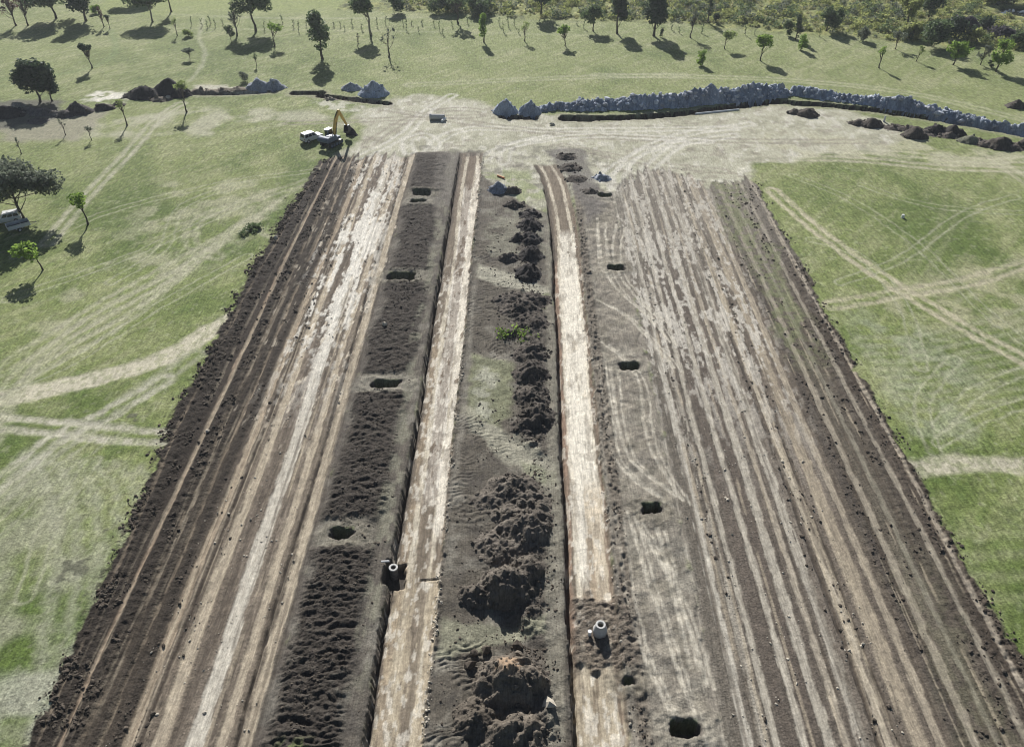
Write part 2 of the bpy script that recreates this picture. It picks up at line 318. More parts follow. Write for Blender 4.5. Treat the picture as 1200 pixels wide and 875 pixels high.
for c, hh, ww in ((44.9, 0.26, 0.9), (41.4, 0.14, 0.7), (36.7, 0.12, 0.5), (43.2, 0.12, 0.5)):
    wv = (fbm(s.y / 12, s.y * 0 + c * 1.7, 178, 2) - 0.5) * 1.2
    r = np.exp(-((s.x + wv - c) / ww) ** 2) * sm(146, 138, s.y)
    Z[s.sl] += r * hh * (0.2 + 1.5 * fbm(s.x / 0.4, s.y / 0.4, 180, 2)) * mR

# --- middle ground between the strips
area([(-21.5, 25), (-12.6, 25), (-12.6, 157), (-21.5, 156)], alb(98, 91, 85), 0.985, 0.4, 0.4, 1.5, 1.0, world=True)
area([(-8.2, 25), (5.3, 25), (5.3, 128), (-2, 136), (-8, 146)], alb(97, 90, 83), 0.985, 0.4, 0.6, 1.5, 1.0, world=True)
area([(9.0, 25), (17.4, 25), (17.4, 136), (10.2, 146)], alb(138, 130, 120), 0.985, 0.4, 0.6, 1.5, 1.0, world=True)
s = Sub(-22, 18, 24, 160)
blend(s, hump(s.x, -2, 19.5, 1) * sm(0.5, 0.8, fbm(s.x / 2.2, s.y / 2.2, 190, 4)) * 0.5 * SOIL[s.sl], alb(150, 145, 134))
blend(s, hump(s.x, -2, 19.5, 1) * sm(0.52, 0.75, fbm(s.x / 1.5 + 8, s.y / 1.9, 194, 4)) * 0.45 * SOIL[s.sl], alb(78, 73, 70))
# berm of dark turned soil, ridged across
s = Sub(-22, -12, 24, 158)
bx = hump(s.x + (fbm(s.x / 2, s.y / 4, 200, 2) - 0.5) * 1.6 + np.interp(s.y, [30, 60, 100, 150], [0.2, 0, -0.2, 0.6]), -17.6 + (fbm(s.y / 5, s.y * 0 + 7, 213, 2) - 0.5) * 0.9, 3.05, 0.7)
gap = np.zeros_like(bx)
for gy, gw in ((54.5, 1.8), (79.8, 2.0), (106.7, 1.9), (135.2, 2.6)): gap = np.maximum(gap, hump(s.y + (fbm(s.x, s.y, 203, 2) - 0.5) * 1.5, gy, gw, 0.6))
bm_ = bx * (1 - gap) * sm(157, 154, s.y)
ph = s.y / np.interp(s.y, [30, 60, 150], [0.72, 0.62, 1.1]) + (fbm(s.x / 3.2, s.y / 3.0, 205, 3) - 0.5) * 5.0
rid = 1 - np.abs(fbm((s.x + s.y * 0.15) / 1.9, (s.y - s.x * 0.2 + (fbm(s.x / 3, s.y / 5, 211, 2) - 0.5) * 3) / 0.46, 205, 3) - 0.5) * 3.4; rid = np.clip(rid, 0, 1) * 0.75 + 0.25 * np.abs(np.sin(ph * math.pi))
amp = np.interp(s.y, [30, 45, 60, 110, 150], [0.44, 0.42, 0.34, 0.26, 0.2])
lump = fbm(s.x / 0.42, s.y / 0.34, 207, 3)
Z[s.sl] += bm_ * (0.16 + amp * (rid * 0.85 + 0.9 * (lump - 0.5)))
blend(s, bm_ * (0.95 - 0.45 * sm(0.55, 0.75, lump * 0.6 + rid * 0.3)), alb(66, 60, 56), 1.0, 0.9)
blend(s, gap * bx * 0.6, alb(124, 119, 108), 0.9)
a = hump(s.x + (fbm(s.x / 1.4, s.y / 3, 209, 3) - 0.5) * 1.6, -14.0, 0.9, 0.5) * sm(0.4, 0.6, fbm(s.x / 1.2, s.y / 2.5, 210, 3)) * sm(30, 45, s.y)
blend(s, a * 0.6, alb(138, 136, 118), 0.7)
a = hump(s.x, -18, 1.6, 0.8) * hump(s.y, 30.5, 1.6, 0.8) * sm(0.4, 0.5, fbm(s.x, s.y, 212, 3)); blend(s, a * 0.8, alb(110, 122, 78), 0.2)
# loose soil heaped in a broken ridge along the middle
s = Sub(-4, 5, 28, 126)
rx = 1.6 + (fbm(s.y / 9, s.y * 0 + 2, 600, 2) - 0.5) * 2.0
r = np.exp(-((s.x - rx) / 1.5) ** 2) * sm(4.9, 4.2, s.x)
for gy, gw in ((64.5, 3.2), (105, 2.5), (79, 1.2), (41.8, 1.0)): r = r * (1 - hump(s.y + (s.x - 1) * 1.0, gy, gw, 1.0))
lump = fbm(s.x / 0.5, s.y / 0.5, 603, 3)
Z[s.sl] += r * (0.75 * fbm(s.x / 2.2, s.y / 2.2, 605, 2) + 0.85 * np.maximum(0, lump - 0.34))
RGH[s.sl] = np.maximum(RGH[s.sl], r)
blend(s, r * (0.9 - 0.4 * sm(0.5, 0.7, lump)), alb(96, 89, 83), 1.0)
# middle ground: dozer ripples
s = Sub(-8.4, 5.4, 24, 140)
ph = (s.y - s.x * 0.3) / 0.7 + (fbm(s.x / 3.5, s.y / 2.5, 215, 4) - 0.5) * 7
inm = hump(s.x, -1.5, 6.3, 0.4) * sm(128, 120, s.y)
Z[s.sl] += inm * (0.08 * np.sin(ph * math.pi * 2) * sm(0.4, 0.65, fbm(s.x / 3, s.y / 4, 217, 2)) * sm(0.5, -3, s.x) + 0.25 * (fbm(s.x / 1.6, s.y / 1.6, 219, 4) - 0.5))
area([(553, 415), (602, 425), (600, 480), (585, 505), (545, 485)], alb(130, 132, 104), 0.8, 0.6, 0.8, 1.5, 0.35, 0.05)
area([(562, 430), (585, 430), (575, 500), (550, 480)], alb(176, 174, 158), 0.6, 0.6, 1.0, 1.2, 0.5, mod=patchy(0.35, 0.6, 1.5, 222))
area([(545, 478), (600, 510), (655, 545), (655, 575), (600, 545), (550, 505)], alb(158, 154, 138), 0.85, 0.5, 0.8, 1.5, 0.6)
area([(610, 540), (652, 552), (652, 568), (615, 562)], alb(134, 136, 110), 0.6, 0.4, 0.5, 1.0, 0.3)
area([(560, 308), (600, 318), (642, 338), (642, 352), (600, 338), (560, 325)], alb(166, 162, 146), 0.85, 0.6, 0.8, 1.8, 0.6)
area([(622, 345), (642, 345), (640, 362), (622, 358)], alb(124, 138, 82), 0.85, 0.4, 0.6, 1.0, 0.2)
area([(572, 240), (640, 250), (640, 300), (570, 300)], alb(148, 146, 128), 0.5, 1.0, 1.5, 2.0, 0.6, mod=patchy(0.35, 0.6, 2, 224))
area([(520, 728), (600, 735), (640, 720), (640, 745), (560, 762), (510, 775)], alb(140, 139, 118), 0.75, 0.4, 0.8, 1.2, 0.5)
area([(640, 240), (655, 240), (662, 875), (640, 875)], alb(140, 135, 122), 0.55, 0.3, 0.4, 1.0, 0.8)
track([(556, 330), (548, 420), (540, 500), (520, 620)], 0.6, alb(140, 134, 124), 0.5, 0, 0.4, 1.0)
# right fringe: pale looping machine tracks
for q in [[(700, 255), (705, 300), (720, 335), (760, 370), (785, 400)], [(722, 262), (718, 300), (735, 335), (775, 375)], [(700, 350), (740, 375), (790, 430)], [(705, 400), (745, 440), (760, 520), (800, 585)],
          [(715, 430), (725, 500), (745, 545), (790, 580)], [(700, 420), (712, 500), (725, 545), (780, 590)], [(735, 600), (760, 680), (800, 800), (830, 875)], [(720, 600), (735, 700), (760, 780), (800, 860)],
          [(745, 610), (790, 690), (830, 800)], [(700, 260), (702, 300), (708, 320)], [(770, 620), (790, 700), (810, 780)]]:
    track([(x_ + 9, y_ + 4) for x_, y_ in q], 0.24, alb(190, 182, 168), 0.8, 0, 0.12, 1.0, 0.5, -0.03)
    track(q, 0.40, alb(192, 184, 170), 0.8, 0, 0.13, 1.0, 0.3, -0.06)
s = Sub(10, 17.3, 24, 140)
a = hump(s.x, 13.8, 3, 0.8) * sm(0.5, 0.66, fbm(s.x / 1.2, s.y / 2, 230, 4)); blend(s, a * 0.28, alb(176, 168, 154))
a = hump(s.x, 13.8, 2.5, 0.8) * sm(0.52, 0.66, fbm(s.x / 1.5 + 5, s.y / 2, 233, 4)); blend(s, a * 0.4, alb(112, 106, 94), 0.8)
Z[s.sl] += hump(s.x, 13.6, 2.8, 0.6) * (fbm(s.x / 1.1, s.y / 1.1, 236, 4) - 0.5) * 0.34
a = hump(s.x, 10.7, 0.6, 0.3) * sm(140, 130, s.y); Z[s.sl] += a * 0.5 * (fbm(s.x / 0.4, s.y / 0.5, 238, 2) - 0.35); blend(s, a * 0.6, alb(98, 88, 80), 1.0)
area([(640, 176), (685, 172), (708, 240), (690, 262), (668, 215)], alb(104, 99, 96), 0.75, 0.8, 1.0, 1.6, 1.0, 0.12)
# rough ground round the far ends of the boxed-out roads
area([(512, 182), (548, 178), (540, 240), (505, 240)], alb(112, 106, 100), 0.7, 0.8, 1, 1.6, 1.0)

# --- the two boxed-out roads
def road(xl_, xr_, y0, y1, depth_l, bend, seed, far_mid):
    s = Sub(xl_ - 3, xr_ + 12, 24, y1 + 3)
    off = np.interp(s.y, [p[0] for p in bend], [p[1] for p in bend])
    x = s.x - off
    e1 = (fbm(s.y / 0.7, s.x / 2, seed, 3) - 0.5) * 0.34 + (fbm(s.y / 6, s.x * 0, seed + 30, 2) - 0.5) * 0.5
    e2 = (fbm(s.y / 0.6, s.x / 2, seed + 1, 3) - 0.5) * 0.40 + (fbm(s.y / 6, s.x * 0 + 4, seed + 31, 2) - 0.5) * 0.4
    endm = sm(y1 + 0.6, y1 - 0.6, s.y + (fbm(s.x, s.y, seed + 2, 2) - 0.5))
    m = sm(-0.03, 0.05, x + e1 - xl_) * sm(-0.10, 0.12, xr_ - x + e2) * endm
    fl = fbm(s.x / 0.7, s.y / 5, seed + 3, 3)
    C[s.sl] = C[s.sl] * (1 - m[..., None]) + (alb(130, 117, 105) * (0.62 + 0.56 * fl)[..., None]) * m[..., None]
    SOIL[s.sl] = np.maximum(SOIL[s.sl], m); RGH[s.sl] = RGH[s.sl] * (1 - m) + m * 0.25
    dep = np.interp(s.y, [27, 60, 110, y1 - 6, y1], [depth_l, depth_l, depth_l * 0.95, depth_l * 0.6, 0.15])
    crossfall = np.interp(x + e1 * 0.6, [xl_, xl_ + 0.26, xl_ + 0.52, xr_], [1.45, 1.45, 0.70, 0.34])
    Z[s.sl] = Z[s.sl] * (1 - 0.75 * m) - m * dep * crossfall + m * (fl - 0.5) * 0.06
    bank = np.exp(-((x + e1 - xl_ + 0.5) / 0.45) ** 2) * endm
    Z[s.sl] += bank * 0.16 * dep
    dk = hump(x + e1 * 0.8, xl_ + 0.3, 0.42, 0.12) * endm
    blend(s, dk * 0.8, alb(92, 84, 79), 1.0)
    edge = np.exp(-((x - e2 - xr_ - 0.12) / 0.22) ** 2) * endm
    blend(s, edge * 0.35, alb(96, 88, 82), 1.0); Z[s.sl] += edge * 0.5 * (fbm(s.x / 0.3, s.y / 0.4, seed + 5, 2) - 0.35)
    return s, x, m
S1, x1, m1 = road(-12.75, -7.75, 20, 156, 1.0, [(20, 0.0), (60, 0), (160, 0)], 250, 0)
def road_track(s, x, m, c, wd, col, k, brk, seed, y0=0, y1=999, dz=-0.05):
    wv = (fbm(s.y / 10, s.y * 0 + c, seed, 2) - 0.5) * 0.6
    rg = (fbm(s.x / 0.3, s.y / 1.0, seed + 1, 2) - 0.5) * 0.35
    a = (1 - sm(wd / 2 - 0.05, wd / 2 + 0.09, np.abs(x + wv - c) + rg)) * m * sm(y0 - 2, y0 + 2, s.y) * sm(y1 + 2, y1 - 2, s.y)
    gn = fbm(s.x / 0.8, s.y / 3.4, seed + 2, 3) * 0.55 + fbm(s.x / 0.32, s.y / 1.3, seed + 3, 3) * 0.45
    gate = sm(0.49 - 0.42 * (1 - brk), 0.53 - 0.42 * (1 - brk), gn)
    blend(s, a * k * gate, alb(*col), None, 0.08); Z[s.sl] += a * dz * gate
CR = (196, 185, 168)
road_track(S1, x1, m1, -10.9, 0.62, CR, 0.9, 0.1, 260); road_track(S1, x1, m1, -8.75, 0.62, CR, 0.9, 0.1, 264)
road_track(S1, x1, m1, -9.8, 1.6, (222, 214, 202), 0.9, 0.72, 268, 60, 140); road_track(S1, x1, m1, -8.5, 1.0, (218, 209, 195), 0.85, 0.66, 271, 55, 150)
road_track(S1, x1, m1, -10.0, 4.6, (180, 165, 145), 0.75, 0.62, 274, 20, 50); road_track(S1, x1, m1, -9.4, 1.0, (120, 108, 97), 0.75, 0.6, 277, 20, 56); road_track(S1, x1, m1, -11.7, 0.7, (158, 140, 122), 0.6, 0.4, 279, 30, 90)
road_track(S1, x1, m1, -9.8, 1.2, (116, 101, 91), 0.6, 0.45, 281, 60, 156)
S2, x2, m2 = road(4.85, 9.55, 20, 150, 1.0, [(20, -0.35), (50, 0), (70, 0.15), (110, 0.45), (122, 0.4), (133, 0.1), (140, -0.4), (146, -1.3), (150, -2.3)], 300, 0)
road_track(S2, x2, m2, 6.2, 0.5, CR, 0.95, 0.05, 310); road_track(S2, x2, m2, 8.5, 0.5, CR, 0.95, 0.05, 314)
road_track(S2, x2, m2, 7.4, 3.3, (216, 206, 190), 0.92, 0.34, 318, 49, 112); road_track(S2, x2, m2, 7.5, 2.6, (222, 214, 200), 0.85, 0.6, 322, 49, 122)
road_track(S2, x2, m2, 7.2, 4.4, (180, 166, 147), 0.8, 0.3, 326, 20, 40)
road_track(S2, x2, m2, 8.3, 2.0, (190, 174, 155), 0.8, 0.35, 328, 46, 62); road_track(S2, x2, m2, 7.4, 0.7, (146, 128, 112), 0.7, 0.3, 330, 46, 56)
road_track(S2, x2, m2, 5.3, 0.6, (150, 124, 112), 0.8, 0.3, 332, 40, 112); road_track(S2, x2, m2, 9.3, 0.3, (118, 100, 90), 0.8, 0.3, 333, 30, 130)
for xx_, sgn in ((6.9, 1), (7.2, 1)):
    road_track(S2, x2, m2, xx_, 0.10, (112, 98, 86), 0.8, 0.2, 335, 33, 39, -0.06)
for s_q, m_q, sd in ((S1, m1, 700), (S2, m2, 720)):
    blend(s_q, m_q * sm(0.56, 0.66, fbm(s_q.x / 0.7, s_q.y / 2.6, sd, 4)) * 0.45, alb(118, 106, 96), 1.0)
    blend(s_q, m_q * sm(0.60, 0.66, fbm(s_q.x / 0.45, s_q.y / 1.1, sd + 5, 3)) * 0.55 * sm(116, 104, s_q.y), alb(218, 210, 197), 1.0)
    blend(s_q, m_q * hump((s_q.y + fbm(s_q.x / 2, s_q.y / 2, sd + 9, 2) * 3) % 7.3, 3.6, 0.12, 0.1) * 0.3, alb(100, 90, 82), 1.0)
# torn ground round the manhole in road 2
s = Sub(3, 13, 36, 52)
tm = hump(s.x + (fbm(s.x, s.y, 340, 3) - 0.5) * 1.8, 7.8, 2.8, 0.5) * hump(s.y + (fbm(s.x, s.y, 343, 3) - 0.5) * 2.2, 43.3, 3.9, 0.5) * sm(4.6, 5.0, s.x)
dx, dy = s.x - 7.7, s.y - 42.9
rr = np.hypot(dx, dy)
rp = np.sin((rr + (fbm(s.x / 1.3, s.y / 1.3, 346, 2) - 0.5) * 1.6) * 2 * math.pi / 0.62)
lump = fbm(s.x / 0.35, s.y / 0.35, 348, 3)
blend(s, tm * (0.9 - 0.3 * sm(0.5, 0.7, lump)), alb(106, 96, 88), 1.0)
arc = fbm(np.arctan2(dx, dy) * 2.2, rr / 0.42, 349, 3); Z[s.sl] += tm * (0.26 + 0.30 * (arc - 0.5) + 0.035 * rp * sm(0.5, 2, rr) + 0.30 * (lump - 0.5)); RGH[s.sl] = np.maximum(RGH[s.sl], tm * 0.9)
# cut step and joint across road 1
s = Sub(-13, -7, 44, 52)
a = hump(s.y, 49.0, 0.06, 0.05) * sm(-9.9, -9.6, s.x) * sm(-7.8, -7.95, s.x); Z[s.sl] -= a * 0.25; blend(s, a, alb(60, 54, 50))
# small excavation at the manhole of road 1
s = Sub(-15, -10, 45, 53)
a = hump(s.x + (fbm(s.x / .6, s.y / .6, 352, 2) - 0.5) * 0.5, -12.35, 1.0, 0.12) * hump(s.y + (fbm(s.x / .6, s.y / .6, 355, 2) - .5) * 0.5, 49.5, 1.45, 0.12)
Z[s.sl] = Z[s.sl] * (1 - a) - a * 1.5; blend(s, a, alb(84, 78, 73), 1.0)
# torn gap in the far bank of road 1 : end turns rough
area([(548, 176), (566, 176), (566, 182), (546, 182)], alb(90, 84, 80), 0.6, 0.3, 0.4, 1, 1.0)

# --- open pits
PITS = [((470, 324), 4.6, 2.6, 1.5), ((452, 450), 3.6, 1.5, 1.5), ((401, 625), 2.5, 1.6, 1.6), ((739, 430), 2.5, 1.5, 1.6), ((764, 597), 2.3, 1.7, 1.7), ((803, 855), 2.5, 1.6, 1.7),
        ((722, 313), 2.4, 1.5, 1.5), ((709, 228), 2.7, 1.5, 1.2), ((494, 226), 3.6, 2.4, 1.4), ((490, 236), 2.6, 1.8, 1.2), ((737, 799), 0.8, 0.5, 0.5)]
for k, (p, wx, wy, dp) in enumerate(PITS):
    cx, cy = at(*p)
    wx *= 0.93; wy *= 0.88
    s = Sub(cx - 6, cx + 6, cy - 6, cy + 6)
    qx = s.x + (fbm(s.x / 0.9, s.y / 0.9, 360 + k, 4) - 0.5) * 1.1; qy = s.y + (fbm(s.x / 0.9 + 7, s.y / 0.9, 380 + k, 4) - 0.5) * 0.9
    pw_ = 2.2 if k == 2 else 4.5
    d = ((np.abs(qx - cx) / (wx / 2)) ** pw_ + (np.abs(qy - cy) / (wy / 2)) ** pw_) ** (1 / pw_); d = (d - 1) * min(wx, wy) / 2
    lip = np.exp(-((d - 0.55) / 0.55) ** 2) * sm(-0.1, 0.2, d)
    Z[s.sl] += lip * 0.22 * fbm(s.x / 0.5, s.y / 0.5, 400 + k, 2)
    blend(s, lip * 0.55, alb(146, 140, 128) if k % 2 else alb(122, 116, 104), 0.8)
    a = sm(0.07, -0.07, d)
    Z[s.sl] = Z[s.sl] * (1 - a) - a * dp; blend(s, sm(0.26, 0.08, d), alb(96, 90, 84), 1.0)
    a2 = hump(s.y, cy + wy / 2 - 0.0, 0.25, 0.1) * hump(s.x, cx, wx / 2, 0.1); blend(s, a2 * 0.6, alb(98, 108, 72), 0.5)

# --- trench along the far edge, and the shorter ones to its left
def trench(px, wd, dp, seed, col=(70, 62, 58)):
    pts = smooth_pts([at(*p) for p in px]); s = bbox(pts, 5)
    d = dist_line(s.x, s.y, pts) + (fbm(s.x / 1.5, s.y / 1.5, seed, 3) - 0.5) * 1.1
    a = sm(wd / 2 + 0.22, wd / 2 - 0.22, d)
    lip = np.exp(-((d - wd / 2 - 0.9) / 0.7) ** 2)
    blend(s, lip * 0.5, alb(150, 146, 126), 0.7)
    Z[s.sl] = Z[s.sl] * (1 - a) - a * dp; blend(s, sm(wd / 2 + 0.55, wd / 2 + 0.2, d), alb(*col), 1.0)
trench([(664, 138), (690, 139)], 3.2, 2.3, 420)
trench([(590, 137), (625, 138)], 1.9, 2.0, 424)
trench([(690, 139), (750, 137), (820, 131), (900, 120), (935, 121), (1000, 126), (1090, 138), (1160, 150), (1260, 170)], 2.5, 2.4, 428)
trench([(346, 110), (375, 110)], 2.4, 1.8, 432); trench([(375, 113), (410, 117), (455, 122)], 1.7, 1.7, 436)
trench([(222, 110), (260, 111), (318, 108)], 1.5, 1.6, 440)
area([(98, 118), (110, 107), (150, 108), (168, 116), (130, 122)], alb(222, 216, 204), 0.9, 1.0, 2.0, 2.5, 1.0, mod=patchy(0.36, 0.5, 2.2, 445))
area([(228, 100), (320, 101), (322, 108), (225, 110)], alb(196, 188, 176), 0.7, 0.8, 1, 2, 1.0, mod=patchy(0.3, 0.55, 2, 444))
area([(368, 118), (430, 124), (420, 132), (375, 128)], alb(200, 195, 182), 0.7, 0.8, 1.5, 2, 1.0, mod=patchy(0.3, 0.55, 2, 446))
area([(0, 150), (30, 145), (60, 135), (130, 130), (90, 165), (0, 165)], alb(150, 142, 130), 0.7, 1.5, 2, 3, 0.8)
area([(-20, 118), (40, 116), (75, 118), (60, 140), (0, 152), (-20, 152)], alb(96, 92, 90), 0.8, 1.5, 2, 3, 0.8)
# scrubland floor beyond the far paddock: tangle of yellow-green herbage
s = Sub(-60, 200, 215, 320)
edge = np.interp(s.x, [-60, -25, 0, 40, 60, 85, 110, 140, 200], [272, 268, 262, 258, 252, 246, 236, 226, 212])
a = sm(-2, 4, s.y - edge + (fbm(s.x / 6, s.y / 6, 450, 3) - 0.5) * 10)
blend(s, a * 0.7, alb(122, 128, 72), 0.2)
blend(s, a * sm(0.5, 0.62, fbm(s.x / 1.6, s.y / 2.4, 453, 3)) * 0.75, alb(158, 158, 98), 0.2)
blend(s, a * sm(0.55, 0.66, fbm(s.x / 1.8 + 5, s.y / 2.4, 456, 3)) * 0.75, alb(92, 98, 66), 0.2)
Z[s.sl] += a * 0.9 * (fbm(s.x / 2.0, s.y / 2.0, 458, 3) - 0.4)
s = Sub(-140, -60, 240, 300)
blend(s, sm(262, 276, s.y + (fbm(s.x / 6, s.y / 6, 460, 3) - 0.5) * 14) * 0.55, alb(140, 150, 88), 0.2)
for q in [[(930, 205), (1000, 235), (1080, 290), (1150, 360), (1215, 410)], [(985, 330), (1060, 300), (1130, 250), (1190, 230)], [(1100, 500), (1150, 455), (1215, 430)], [(1120, 420), (1080, 470), (1095, 530)], [(950, 280), (1010, 300), (1060, 360), (1080, 430)],
          [(1215, 470), (1150, 490), (1100, 520)], [(1010, 215), (1090, 240), (1215, 250)], [(20, 300), (120, 250), (260, 215), (370, 200)], [(10, 350), (150, 300), (280, 240)], [(130, 330), (190, 290), (215, 240), (290, 215)], [(0, 620), (60, 560), (140, 500)], [(30, 700), (60, 610), (110, 540)], [(0, 460), (90, 420), (200, 350), (290, 300)]]:
    track(q, 0.28, alb(168, 168, 142), 0.55, 1.7, 0.25, 0.2, 0.6, -0.02)
# a pond bed behind the scrub at the far right
px_, py_ = at(1196, 15)
s = Sub(px_ - 26, px_ + 40, py_ - 16, py_ + 20)
d = np.hypot((s.x - px_ - 8) / 15.0, (s.y - py_ - 1) / 7.0) + (fbm(s.x / 5, s.y / 5, 470, 3) - 0.5) * 0.5
a = sm(1.15, 0.85, d); Z[s.sl] = Z[s.sl] * (1 - a) - a * 1.2
blend(s, a, alb(78, 76, 66), 1.0)

# --- fine relief
rough = SOIL
near = (np.abs(X + 0) < 60) & (Y < 165)
Z += np.where(near, 1, 0) * ((fbm(X / 0.5, Y / 0.5, 480, 2) - 0.5) * (0.02 + 0.17 * RGH * RGH)).astype(np.float32)
C *= (0.86 + 0.28 * fbm(X / 0.45, Y / 0.5, 485, 2))[..., None].astype(np.float32)
np.clip(C, 0.004, 0.85, out=C)
def zat(x, y):
    i = np.clip(np.searchsorted(GX, x) - 1, 0, NX - 2); j = np.clip(np.searchsorted(GY, y) - 1, 0, NY - 2)
    tx = (x - GX[i]) / (GX[i + 1] - GX[i]); ty = (y - GY[j]) / (GY[j + 1] - GY[j])
    return (Z[j, i] * (1 - tx) + Z[j, i + 1] * tx) * (1 - ty) + (Z[j + 1, i] * (1 - tx) + Z[j + 1, i + 1] * tx) * ty

# ------------------------------------------------------------------ materials
def newmat(name):
    m = bpy.data.materials.new(name); m.use_nodes = True
    return m, m.node_tree, m.node_tree.nodes['Principled BSDF']
def simple(name, col, rough=0.6, metal=0.0, var=0.18, scale=2.0, bump=0.0, spec=0.3):
    m, t, p = newmat(name)
    n = t.nodes.new('ShaderNodeTexNoise'); n.inputs['Scale'].default_value = scale; n.inputs['Detail'].default_value = 5
    tc = t.nodes.new('ShaderNodeTexCoord'); t.links.new(tc.outputs['Object'], n.inputs['Vector'])
    r = t.nodes.new('ShaderNodeValToRGB'); r.color_ramp.elements[0].position = 0.3; r.color_ramp.elements[1].position = 0.7
    c = np.array(col, float)
    r.color_ramp.elements[0].color = (*np.clip(c * (1 - var), 0, 1), 1); r.color_ramp.elements[1].color = (*np.clip(c * (1 + var), 0, 1), 1)
    t.links.new(n.outputs['Fac'], r.inputs['Fac']); t.links.new(r.outputs[0], p.inputs['Base Color'])
    p.inputs['Roughness'].default_value = rough; p.inputs['Metallic'].default_value = metal; p.inputs['Specular IOR Level'].default_value = spec
    if bump:
        b = t.nodes.new('ShaderNodeBump'); b.inputs['Strength'].default_value = 0.8; b.inputs['Distance'].default_value = bump
        t.links.new(n.outputs['Fac'], b.inputs['Height']); t.links.new(b.outputs[0], p.inputs['Normal'])
    return m
def ground_mat(name):
    m, t, p = newmat(name); L = t.links.new
    at_ = t.nodes.new('ShaderNodeAttribute'); at_.attribute_name = 'tint'
    sa = t.nodes.new('ShaderNodeAttribute'); sa.attribute_name = 'soil'
    ra = t.nodes.new('ShaderNodeAttribute'); ra.attribute_name = 'relief'
    geo = t.nodes.new('ShaderNodeNewGeometry')
    def noise(sc, det, vec=None, ro=0.6):
        n = t.nodes.new('ShaderNodeTexNoise'); n.inputs['Scale'].default_value = sc; n.inputs['Detail'].default_value = det; n.inputs['Roughness'].default_value = ro
        L(vec or geo.outputs['Position'], n.inputs['Vector']); return n.outputs['Fac']
    def math_(op, a, b=None):
        n = t.nodes.new('ShaderNodeMath'); n.operation = op
        for i, v in enumerate((a, b)):
            if v is None: continue
            if isinstance(v, (int, float)): n.inputs[i].default_value = v
            else: L(v, n.inputs[i])
        return n.outputs[0]
    def maprange(v, a, b, c, d):
        n = t.nodes.new('ShaderNodeMapRange'); L(v, n.inputs[0])
        for i, q in enumerate((a, b, c, d)): n.inputs[i + 1].default_value = q
        return n.outputs[0]
    fine = noise(3.1, 6, None, 0.7); blade = noise(9.0, 3, None, 0.7)
    mp = t.nodes.new('ShaderNodeMapping'); mp.inputs['Rotation'].default_value = (0, 0, 0.75); mp.inputs['Scale'].default_value = (2.6, 0.45, 1); L(geo.outputs['Position'], mp.inputs['Vector'])
    streak = noise(1.0, 5, mp.outputs[0], 0.7)
    mp2 = t.nodes.new('ShaderNodeMapping'); mp2.inputs['Scale'].default_value = (5.5, 0.5, 1); L(geo.outputs['Position'], mp2.inputs['Vector'])
    sstreak = maprange(noise(1.0, 6, mp2.outputs[0], 0.75), 0.32, 0.68, 0.68, 1.32)
    grain = maprange(noise(26.0, 2, None, 0.6), 0.3, 0.7, 0.72, 1.28)
    vo = t.nodes.new('ShaderNodeTexVoronoi'); vo.inputs['Scale'].default_value = 4.2; L(geo.outputs['Position'], vo.inputs['Vector'])
    f1 = maprange(fine, 0.3, 0.7, 0.78, 1.22); f2 = maprange(blade, 0.3, 0.7, 0.8, 1.2); f3 = maprange(streak, 0.3, 0.7, 0.66, 1.34)
    soilf = math_('MULTIPLY', math_('MULTIPLY', math_('MULTIPLY', f1, f2), sstreak), grain)
    f1g = maprange(fine, 0.3, 0.7, 0.62, 1.38); tuft = maprange(noise(1.15, 4, None, 0.75), 0.42, 0.62, 1.10, 0.82); vt = t.nodes.new('ShaderNodeTexVoronoi'); vt.inputs['Scale'].default_value = 1.7; L(geo.outputs['Position'], vt.inputs['Vector']); tuft2 = maprange(vt.outputs['Distance'], 0.05, 0.35, 0.82, 1.03); grassf = math_('MULTIPLY', math_('MULTIPLY', math_('MULTIPLY', f1g, tuft), math_('MULTIPLY', f3, tuft2)), math_('MULTIPLY', f2, grain))
    mx = t.nodes.new('ShaderNodeMix'); mx.data_type = 'FLOAT'
    L(sa.outputs['Fac'], mx.inputs[0]); L(grassf, mx.inputs[2]); L(soilf, mx.inputs[3])
    vm = t.nodes.new('ShaderNodeVectorMath'); vm.operation = 'SCALE'; L(at_.outputs['Color'], vm.inputs[0]); L(mx.outputs[0], vm.inputs['Scale'])
    L(vm.outputs[0], p.inputs['Base Color'])
    p.inputs['Roughness'].default_value = 0.95; p.inputs['Specular IOR Level'].default_value = 0.12
    hgt = math_('ADD', math_('MULTIPLY', fine, 0.7), math_('MULTIPLY', vo.outputs['Distance'], 0.35))
    b = t.nodes.new('ShaderNodeBump'); b.inputs['Strength'].default_value = 0.9
    L(hgt, b.inputs['Height']); L(maprange(ra.outputs['Fac'], 0, 1, 0.015, 0.22), b.inputs['Distance'])
    L(b.outputs[0], p.inputs['Normal'])
    return m
M_GROUND = ground_mat('ground_cover')
